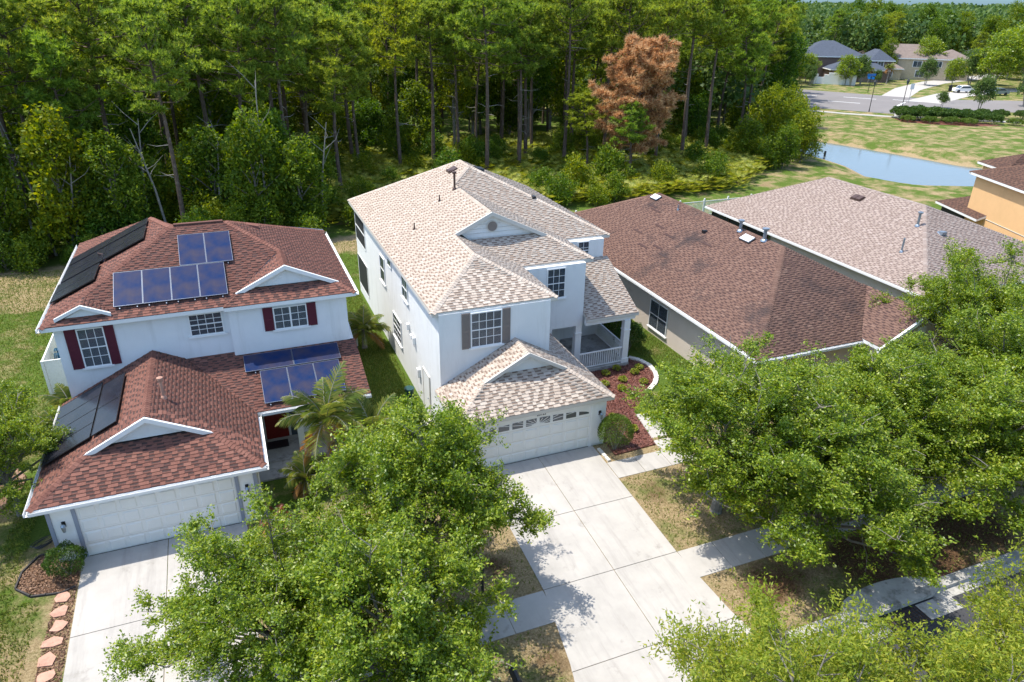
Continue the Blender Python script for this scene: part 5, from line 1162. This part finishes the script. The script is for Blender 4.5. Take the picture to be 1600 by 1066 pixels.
# shrubs along the edge of the woods
ws = [woodtree(31, 2.6, 1.7, .02, 3200, .20, G_wood, nb=10), woodtree(32, 3.4, 2.0, .02, 3600, .22, G_wood, nb=12), woodtree(33, 1.8, 1.5, .02, 2600, .17, G_wood, nb=9)]
ns = 0
for _ in range(2600):
    if ns >= 230: break
    y = 33.4 + g.random() ** 1.5 * 26; x = g.uniform(-34, 56)
    if x > -7 and y < 36 + .0 * x: continue
    if x > forest_x(y) - .5: continue
    if -7 < x < 46 and y < 60 and g.random() < (.975 if y < 52 else .7): continue
    if x > 38 and y < 41: continue
    px, py, wd = frame_px(x, y, 1)
    if px < -60 or px > 1660: continue
    if ok(x, y, 1.55):
        ns += 1; s_ = g.uniform(.7, 1.25); plant_tree(ws[g.integers(3)], 'woodland_shrub', where_(x, y, LS), (x, y, 0), g.uniform(0, 6.28), (s_, s_, s_), 'shrub', 'shrubs at the edge of the woods')
# saw palmetto ground cover
def palmetto(n, fn, name):
    V = []; pts = fn(n)
    for (x, y) in pts:
        for k in range(9):
            a = g.uniform(0, 6.28); el = g.uniform(.3, 1.3); L = g.uniform(.6, 1.7); c = np.array([x, y, 0]) + np.array([math.cos(a) * math.cos(el), math.sin(a) * math.cos(el), math.sin(el)]) * L
            fd = unit(np.array([math.cos(a) * .8, math.sin(a) * .8, .6])); sd_ = unit(np.cross(fd, [0, 0, 1])); nn = np.cross(sd_, fd)
            for q in range(9):
                t = (q - 4) / 4 * 1.35; dr = fd * math.cos(t) + sd_ * math.sin(t) + nn * .12 * abs(t); wv = (sd_ * math.cos(t) - fd * math.sin(t)) * .035
                V += [c, c + dr * .25 + wv, c + dr * .55, c + dr * .25 - wv]
    o = put(name, quads_mesh(name, np.array(V), G_palmetto)); tag(o, 'yellow green saw palmetto thicket under the pines', None, None, 'stuff')
def fn1(n):
    out = []
    while len(out) < n:
        y = 37.5 + g.random() ** 1.2 * 32; x = g.uniform(-12, 58)
        if x < forest_x(y) - 1 and (x > -6 or y < 40): out.append((x, y))
    return out
palmetto(3000, fn1, 'saw_palmetto')
# grass: strips of real blades over the lawns in view
def blades(n, rects, h=.10, w=.02):
    P = []
    ar = np.array([(r[1] - r[0]) * (r[3] - r[2]) * r[4] for r in rects]); ks = g.choice(len(rects), n, p=ar / ar.sum())
    R_ = np.array([r[:4] for r in rects]); x = g.uniform(R_[ks, 0], R_[ks, 1]); y = g.uniform(R_[ks, 2], R_[ks, 3])
    z = np.where(y >= -.5, 0, np.where(y > -9.7, .06 * (y + .5), -.552)); B = np.stack([x, y, z], 1)
    a = g.uniform(0, 6.28, n); s = np.stack([np.cos(a), np.sin(a), 0 * a], 1) * w; t = B + np.stack([g.normal(size=n) * .05, g.normal(size=n) * .05, h * g.uniform(.5, 1.3, n)], 1)
    V = np.stack([B - s, B + s, t], 1).reshape(-1, 3); return np_mesh('grass_blades', V, np.arange(len(V)).reshape(-1, 3), [G_grass])
tag(put('grass_blades', blades(150000, [(-30, -23, -2, 33, .8), (-23, -21.7, 6.5, 33, 1), (-22.4, -21.6, -4, 6, 1.2), (-22.5, -20.8, -11, -1.6, 1.2), (-8.8, -6.0, .2, 31, 1.4), (-14.2, -5.3, -6.7, -.2, .25), (.3, 8.9, -6.7, -2.5, .35), (6.9, 8.9, -2.5, 30, 1.3), (4.2, 8.9, -2.5, 2.5, 1),
                                        (.5, 14, -11, -8.2, .25), (-13.9, -5.8, -11, -8.2, .25), (-23, -9, 18.5, 32, .4), (-6, 8.5, 24, 33, .5)])), 'short turf grass blades on the lawns', None, None, 'stuff')
# far canopy: everything beyond the trees one can tell apart
def far_canopy():
    pts = list(FARP); nf = 0
    for _ in range(200000):
        r = 105 + (g.random() ** 1.6) * 1500; a = YAW + g.uniform(-.66, .70); x = CAM[0] + r * math.sin(a); y = CAM[1] + r * math.cos(a)
        px, py, wd = frame_px(x, y, 14)
        if px < 700 and (r > 330 or g.random() < .4): continue
        if px > 1235:
            if r < (222 if px < 1400 else 262): continue
            if math.hypot(x - 246, y - 181) < 22 or (px > 1500 and r < 395 and py > 45 and g.random() < .6): continue
            if math.hypot(x - 293, y - 205) < 22 or math.hypot(x - 335, y - 215) < 24: continue
        elif r < 290 and x > (52.6 + (y - 50) * .905) - 2: continue
        if r > 700 and g.random() < .35: continue
        if r < 150 and len(FARP) and g.random() < .75: continue
        pts.append((x, y)); nf += 1
        if nf > 3000: break
    P = np.array(pts); rr = np.hypot(P[:, 0] - CAM[0], P[:, 1] - CAM[1]); n = len(P)
    H = g.uniform(10.5, 17.5, n); Rr = np.clip(rr / 75, 2.6, 15); H = H + np.clip((rr - 400) / 400, 0, 2.2) * 1.6
    nq = 150; d = g.normal(size=(n, nq, 3)); d[..., 2] = np.abs(d[..., 2]); d = unit(d)
    ang = np.arctan2(d[..., 1], d[..., 0]); ph = g.uniform(0, 6.28, (n, 1)); lump = (g.uniform(.7, 1.02, (n, nq)) * (1 + .22 * np.sin(ang * 3 + ph) * np.sin(d[..., 2] * 7 + ph * 2)))[..., None]
    c = np.stack([P[:, 0], P[:, 1], H * .45], 1)[:, None] + d * lump * np.stack([Rr, Rr, H * .55], 1)[:, None]
    L = np.repeat(np.clip(rr / 230, .75, 5), nq)
    V = leaves(c.reshape(-1, 3), 1.0, .8, g, .6); ctr = V.reshape(-1, 4, 3).mean(1, keepdims=True); V = (ctr + (V.reshape(-1, 4, 3) - ctr) * L[:, None, None]).reshape(-1, 3)
    return quads_mesh('far_woods', V, G_far)
tag(put('far_woods', far_canopy()), 'continuous green tree canopy stretching to the horizon', None, None, 'stuff')
# ================================================================== ACROSS THE POND
def strip(name, pts, w, z, m, label, kind='structure'):
    b = MB(); L = []; Rr = []
    for i, p in enumerate(pts):
        a = Vector((*pts[max(i - 1, 0)], 0)); c = Vector((*pts[min(i + 1, len(pts) - 1)], 0)); d = (c - a).normalized(); n = Vector((-d.y, d.x, 0)) * w / 2; L.append((p[0] + n.x, p[1] + n.y)); Rr.append((p[0] - n.x, p[1] - n.y))
    for i in range(len(pts) - 1): b.slab([Rr[i], Rr[i + 1], L[i + 1], L[i]], z, z - .2)
    o = b.build(name, [m]); tag(o, label, None, None, kind); return o
# main road: edge near (90.7,88.7)..(97,72) side, far edge (113,114)..(127,92)
rd = MB().slab([(60, 128), (90.5, 91), (99, 79.5), (104, 74), (113, 78.5), (121, 84.5), (131, 90), (124, 97), (113.5, 114), (90, 142), (74, 160)], .03, -.2).slab([(131, 90), (121, 84.5), (113, 78.3), (150, 60), (190, 45), (196, 56), (160, 78)], .024, -.2)
tag(rd.build('main_road', [asphalt_far]), 'grey asphalt road beyond the pond', None, None, 'structure')
for (x0, y0, x1, y1) in ((103, 108.5, 107.5, 102.5), (112, 99.5, 116, 94.5), (103.5, 95.0, 107.2, 90.2), (111.5, 85, 118, 89), (119, 93, 122, 88.5)):
    tag(MB().bar((x0, y0, .04), (x1, y1, .04), .35, .012).build('lane_line', [paint_w]), 'white lane line painted on the far road', None, None, 'structure')
strip('far_sidewalk', [(60, 122), (87.5, 87.5), (92.8, 79.5), (98.2, 74), (104, 71.0)], 1.6, .05, concrete, 'pale concrete sidewalk beside the far road')
strip('far_sidewalk', [(106, 68.5), (112, 64.5), (118, 60), (126, 53)], 1.8, .05, concrete, 'pale concrete path right of the hedges')
strip('far_walk', [(101.8, 75.5), (99.6, 73.2)], 2.2, .055, concrete, 'short ramp between road and far sidewalk')
strip('side_street', [(124, 97), (140, 108), (160, 118), (200, 130)], 5.5, .028, concrete, 'pale side street at the far houses')
strip('side_street', [(122, 88), (140, 96), (160, 100), (185, 96)], 6.5, .036, concrete, 'pale junction street with parked cars')
hb = [bush(21, 1.6, 1.7, 3800, .20, G_shrub), bush(22, 1.4, 1.2, 3000, .18, G_shrub_y)]
k = 0
for (x, y, s_, i_) in ((97.6, 70.6, 1.1, 0), (99.4, 69.2, 1.3, 0), (101.5, 68.3, 1.3, 0), (98.6, 72.4, 1.2, 0), (100.8, 71.0, 1.3, 0), (103.2, 69.6, 1.2, 0), (103.8, 66.4, 1.2, 0), (105.4, 68.2, 1.1, 0), (107.4, 67, 1.1, 0), (105.9, 64.6, 1.1, 0), (108.2, 62.6, 1.0, 0), (109.4, 66.0, .9, 0), (111.4, 64.5, .8, 0), (113.4, 68.5, .9, 0), (116, 67, .9, 0), (119, 65, .9, 0)):
    plant_tree(hb[i_], 'hedge_bush', 'dark green bush of the hedge beyond the pond', (x, y, 0), k, (s_, s_, s_), 'bush', 'dark hedge bushes beyond the pond', ('foliage', 'stems')); k += 1
for (x, y, s_) in ((96.0, 68.8, .9), (98.4, 66.4, .95), (101.4, 64.8, .95), (103.2, 63.0, .95), (110.8, 60.4, .9), (113.4, 58.0, .95), (116.2, 56.0, .9)):
    plant_tree(hb[1], 'hedge_bush', 'low yellow green bush in front of the dark hedge beyond the pond', (x, y, 0), k, (s_, s_, s_), 'bush', 'low bushes beyond the pond', ('foliage', 'stems')); k += 1
tag(MB().slab([(95, 69), (98, 65), (103, 61.6), (107.5, 60.6), (108, 63), (101, 69), (97, 72.5)], .03, -.1).build('mulch_bed', [mulch_red]), 'red mulch under the hedge beyond the pond', None, None, 'structure')
# street lamps and signs
def lamp(x, y, h, label):
    t = thing('street_lamp', label, 'street lamp', (x, y, 0)); MB().tube([(x, y, 0), (x, y, .6), (x, y, h)], [.12, .07, .055], 8).build('post', [black_m], t)
    l = MB().tube([(x, y, h), (x, y, h + .15), (x, y, h + .65)], [.05, .16, .26], 8).build('lantern', [glass_far], t); MB().tube([(x, y, h + .65), (x, y, h + .95), (x, y, h + 1.05)], [.32, .10, .02], 8).build('cap', [black_m], l)
lamp(99.2, 80.2, 4.6, 'black lantern street lamp left of the pale sign, between road and pond'); lamp(101.2, 75.0, 5.2, 'black lantern street lamp at the left end of the hedge beyond the pond')
t = thing('speed_sign', 'white square road sign on a thin post beyond the junction', 'road sign', (118, 88.2, 0))
MB().tube([(118, 88.2, 0), (118, 88.2, 3.4)], [.05, .05], 6).build('post', [galv], t); MB().box(117.5, 118.5, 88.1, 88.14, 2.6, 3.7).build('sign_plate', [paint_w], t)
t = thing('street_name_sign', 'blue street name sign on a post at the far corner', 'street sign', (124.5, 105.0, 0))
MB().tube([(124.5, 105, 0), (124.5, 105, 3.6)], [.07, .06], 6).build('post', [black_m], t); bl = mat('sign_blue', (.01, .12, .38), .4)
MB().bar((123.3, 104.9, 3.7), (125.9, 105.1, 3.7), .06, .55).build('name_plate', [bl], t); MB().bar((124.5, 104, 3.1), (124.6, 106, 3.1), .06, .5).build('name_plate', [bl], t)
t = thing('back_of_sign', 'dark road sign seen from behind near the junction island', 'road sign', (126, 86, 0))
MB().tube([(126, 86, 0), (126, 86, 3.2)], [.05, .05], 6).build('post', [black_m], t); MB().box(125.5, 126.5, 85.9, 85.94, 2.2, 3.4).build('sign_plate', [black_m], t)
# subdivision wall
ew = thing('entrance_wall', 'low white entrance wall with arched centre in front of the dark grey house', 'wall', (113, 127, 0))
A_ = Vector((126.5, 124.2, 0)); B_ = Vector((133.0, 118.4, 0)); d_ = (B_ - A_).normalized()
MB().bar(A_ + Vector((0, 0, .8)), B_ + Vector((0, 0, .8)), .5, 1.6).build('wall_panel', [trim_w], ew)
mid = (A_ + B_) / 2; MB().bar(mid - d_ * 2.2 + Vector((0, 0, 1.1)), mid + d_ * 2.2 + Vector((0, 0, 1.1)), .6, 2.2).build('arched_centre', [trim_w], ew); MB().bar(mid - d_ * 1.2 + Vector((0, 0, 2.4)), mid + d_ * 1.2 + Vector((0, 0, 2.4)), .6, .5).build('arch_cap', [trim_w], ew)
for p_ in (A_, B_): MB().box(p_.x - .6, p_.x + .6, p_.y - .6, p_.y + .6, 0, 2.3).build('pillar', [stone_w], ew)
# far houses
wl_tan = mat('far_wall_tan', (.50, .42, .30), .9); wl_br = mat('far_wall_brown', (.17, .12, .10), .9); wl_wh = mat('far_wall_white', (.62, .60, .56), .9)
rf_bl = mat('far_roof_slate', (.065, .078, .105), .9, .15, 2); rf_tn = mat('far_roof_taupe', (.19, .15, .132), .9, .15, 1.2); rf_gr = mat('far_roof_grey', (.20, .21, .20), .9)
def hiproof(x0, x1, y0, y1, z, s, ov=.5):
    x0 -= ov; x1 += ov; y0 -= ov; y1 += ov; b = MB(); hx, hy = (x1 - x0) / 2, (y1 - y0) / 2; r = min(hx, hy); zt = z + s * r
    if hx >= hy: a, c = (x0 + r, y0 + hy, zt), (x1 - r, y0 + hy, zt)
    else: a, c = (x0 + hx, y0 + r, zt), (x0 + hx, y1 - r, zt)
    P = [(x0, y0, z), (x1, y0, z), (x1, y1, z), (x0, y1, z), a, c]
    F = [(0, 1, 5, 4), (1, 2, 5), (2, 3, 4, 5), (3, 0, 4)] if hx >= hy else [(0, 1, 4), (1, 2, 5, 4), (2, 3, 5), (3, 0, 4, 5)]
    return b.add(P, F, 0).box(x0, x1, y0, y1, z - .25, z - .001, 1)
def far_house(label, loc, rz, blocks, wallm, roofm, wins, doors=()):
    t = thing('far_house', label, 'house', loc, rz, local=True)
    for (x0, x1, y0, y1, h, s) in blocks:
        MB().box(x0, x1, y0, y1, 0, h).build('wall', [wallm], t); hiproof(x0, x1, y0, y1, h + .1, s).build('roof', [roofm, trim_w], t)
    for (x, y, z, w_, h_) in wins:
        o = MB().box(x - w_ / 2 - .12, x + w_ / 2 + .12, y - .06, y, z - .12, z + h_ + .12).build('window', [trim_w], t)
        for sx in (-1, 1): MB().box(x + sx * w_ / 4 - w_ / 4 + .04, x + sx * w_ / 4 + w_ / 4 - .04, y - .10, y - .061, z, z + h_).build('pane', [glass_far], o)
    for (x, y, w_) in doors: MB().box(x - w_ / 2, x + w_ / 2, y - .05, y, 0, 2.3).build('garage_door', [shut_brown], t)
    return t
RZ = rad(-38)
far_house('dark brown house with slate blue roof at the far corner', (140.5, 128.5, 0), rad(-25), [(-11, 5, 2, 15, 5.6, .5), (-5, 9, -4, 2, 2.9, .5), (5.5, 11, -1, 8, 5.0, .75)], wl_br, rf_bl, [(-8, 1.95, 3.6, 1.6, 1.3), (8, -1.05, 3.4, 1.4, 1.4), (-2, -4.05, .9, 1.8, 1.4)], [(4.5, -4.05, 4.8)])
far_house('long tan two storey house with taupe roof beyond the far palms', (159.5, 127.5, 0), rad(-40), [(-11.5, 10.5, 0, 14, 5.2, .42), (8, 16, 3, 13, 5.2, .45), (-9, -1, -4, 0, 2.8, .5)], wl_tan, rf_tn, [(-8.5, -.05, 3.3, 1.8, 1.3), (-3, -.05, 3.3, 1.8, 1.3), (3, -.05, 3.2, 2, 1.4), (8, -.05, 3.3, 1.6, 1.3), (-4, -4.05, .8, 1.8, 1.5), (4, -.05, .7, 2, 1.6)])
far_house('white far house with grey brown roof at the top right', (252, 186, 0), RZ, [(-14, 14, 0, 16, 6.6, .5)], wl_wh, rf_tn, [(-6, -.05, 4, 2, 1.5), (4, -.05, 4, 2, 1.5)])
far_house('far house with pale green grey roof at the top right edge', (293, 209, 0), RZ, [(-12, 16, 0, 14, 6.0, .45)], wl_wh, rf_gr, [(-4, -.05, 4, 2, 1.5), (6, -.05, 4, 2, 1.5)])
far_house('far tan house at the upper right edge, right of the green roofed one', (340, 222, 0), RZ, [(-14, 14, 0, 16, 6.6, .5)], wl_wh, rf_tn, [(-6, -.05, 4, 2, 1.5), (4, -.05, 4, 2, 1.5)])
# cars
def car(label, loc, rz, m):
    t = thing('parked_car', label, 'car', loc, rz, local=True); b = MB()
    prof = [(-2.3, .35), (-2.3, .85), (-1.35, .98), (-.75, 1.5), (.9, 1.55), (1.7, 1.02), (2.3, .92), (2.35, .35)]
    b.prism([(x, -.88, z) for x, z in prof], [(x, .88, z) for x, z in prof]); b.build('body', [m], t)
    for sy in (-1, 1):
        MB().prism([(x, sy * .89, z) for x, z in ((-1.2, 1.0), (-.7, 1.42), (.85, 1.46), (1.45, 1.04))], [(x, sy * .885, z) for x, z in ((-1.2, 1.0), (-.7, 1.42), (.85, 1.46), (1.45, 1.04))]).build('side_window', [glass_far], t)
        for x in (-1.45, 1.45): MB().tube([(x, sy * .72, .34), (x, sy * .92, .34)], [.34, .34], 14).build('wheel', [black_m], t)
    MB().add([(-1.36, -.8, 1.0), (-1.36, .8, 1.0), (-.78, .7, 1.49), (-.78, -.7, 1.49)], [(0, 3, 2, 1)]).build('windscreen', [glass_far], t)
    return t
car('white car parked in the driveway under the far trees', (146.5, 98.8, .05), rad(-20), trim_w); car('second white car further right between the far trees', (158, 88.5, .05), rad(10), trim_w); car('grey car parked behind the island tree on the far street', (150, 93, .05), rad(-15), galv)
# trees and palms over there
st_ = [woodtree(41, 7.5, 3.2, .28, 6500, .32, G_far, bark_g, 16, 2), woodtree(42, 9, 4.2, .25, 8000, .34, G_oak, bark_g, 20), woodtree(43, 6.0, 2.6, .3, 5000, .28, G_far, bark_g, 14, 2)]
FT = [(0, 108, 79.5, 0, 'a'), (131.5, 119.0, 1, .8, 'round green tree in front of the slate blue roof'), (141, 118.5, 2, .6, 'small green tree right of the dark brown house'), (120, 127, 0, .9, 'green tree left of the entrance wall'), (113, 128, 1, .9, 'green tree at the edge of the woods by the entrance wall'),
      (152, 113.5, 0, .85, 'leafy tree right of the white road sign'), (158, 111, 1, .75, 'leafy tree before the tan far house, left of the white car'), (162, 109, 0, 1.1, 'leafy tree beside the white car'), (161, 102, 1, 1.1, 'broad green tree right of the white car'), (168, 100, 1, 1.25, 'broad green tree in the upper right'), (176, 98, 1, 1.2, 'tall green tree behind the junction, upper right'),
      (120.5, 74.5, 0, .85, 'grey trunked small tree behind the hedge beyond the pond'), (137, 77, 0, .95, 'grey trunked tree on the far lawn beside the junction'), (141, 66, 1, 1.15, 'big yellow green tree at the right edge beyond the hedge'), (127, 61.5, 1, 1.1, 'yellow green tree on the far lawn at the right edge'), (156, 76, 1, 1.2, 'tall light green tree at the right edge near the top'),
      (190, 120, 1, 1.2, 'green tree right of the far palms'), (200, 117, 1, 1.2, 'green tree in the upper right, second from the palms'), (215, 128, 1, 1.3, 'green tree below the white far house'), (228, 125, 1, 1.3, 'green tree below the green roofed far house'), (245, 140, 1, 1.4, 'green tree at the upper right edge'), (205, 98, 1, 1.3, 'green tree at the right edge, half way up the suburb'), (255, 165, 1, 1.5, 'green tree right below the far white houses'), (175, 84, 1, 1.3, 'light green tree at the right edge under the far roofs'), (184, 108, 1, 1.3, 'dark green tree in the upper right, between the car and the far palms'), (193, 104, 1, 1.3, 'green tree in the upper right beside the darker one'), (170, 110, 0, 1.2, 'small leaved tree right beside the tan far house'), (224, 140, 1, 1.5, 'green tree left below the white far house'), (240, 128, 1, 1.5, 'green tree in the upper right corner group'), (212, 112, 1, 1.4, 'green tree at the right edge above the junction'),
      (167, 127, 1, .9, 'green tree before the tan far house wall'), (176, 122, 0, 1.0, 'green tree at the right end of the tan far house'), (172, 92, 1, 1.1, 'green tree behind the second white car'), (183, 96, 1, 1.2, 'green tree at the right edge behind the parked cars'), (150, 84, 0, 1.1, 'grey trunked tree before the parked dark car'), (133, 70, 1, .9, 'small light green tree right of the hedge beyond the pond'), (125.5, 126.0, 1, .8, 'dark green tree over the left end of the entrance wall'), (136, 119, 0, .9, 'grey green tree between the entrance wall and the blue street sign'), (122, 121, 2, .8, 'small dark tree left of the entrance wall pillar'), (118, 80.5, 2, .55, 'tiny round tree on the junction island')]
for it in FT[1:]:
    x, y, v_, s_, lab = it; s_ *= 1.35 if (v_ == 1 and x > 150 and y < 150 and x != 158) else 1.0; plant_tree(st_[v_], 'suburb_tree', lab, (x, y, 0), x, (s_, s_, s_ * .92), 'tree', 'trees of the far suburb')
g = np.random.default_rng(99); k = 0
for _ in range(900):
    if k >= 120: break
    r = 205 + g.random() * 110; a = YAW + g.uniform(.33, .66); x = CAM[0] + r * math.sin(a); y = CAM[1] + r * math.cos(a); px, py, wd = frame_px(x, y, 10)
    if px < 1235 or (px > 1400 and r < 262) or r < 225 or math.hypot(x - 246, y - 181) < 20 or math.hypot(x - 293, y - 205) < 20 or not ok(x, y, 6.5): continue
    k += 1; s_ = g.uniform(1.0, 1.5); pr = woods[g.integers(4)] if g.random() < .7 else pines[g.integers(6)]
    if pr in pines: s_ *= .62
    plant_tree(pr, 'far_tree', 'tree of the green woods behind the far houses', (x, y, 0), x, (s_, s_, s_), 'tree', 'trees behind the far houses')
fp = palm(9, 5.5, 26, 2.6, dry=5, tr=.2); 
for (x, y, s_, lab) in ((144.8, 118.8, .68, 'far palm tree in front of the tan house, middle one'), (141.2, 121.2, .55, 'far palm left of the middle one, beside yellow leaves'), (172, 118, .8, 'far palm right of the tan house'), (185, 160, 1.7, 'far palm showing above the ridge of the taupe roof'), (232, 172, 1.6, 'far palm left of the white far houses at the top right')):
    plant_tree(fp, 'far_palm', lab, (x, y, 0), x, (s_, s_, s_), 'palm tree', 'palms of the far suburb', ('fronds', 'trunk'))
tag(MB().box(63.2, 63.4, 52.8, 53.0, -1.4, -.2).build('depth_gauge', [black_m]), 'small dark stake standing in the pond near its left bank', 'stake')
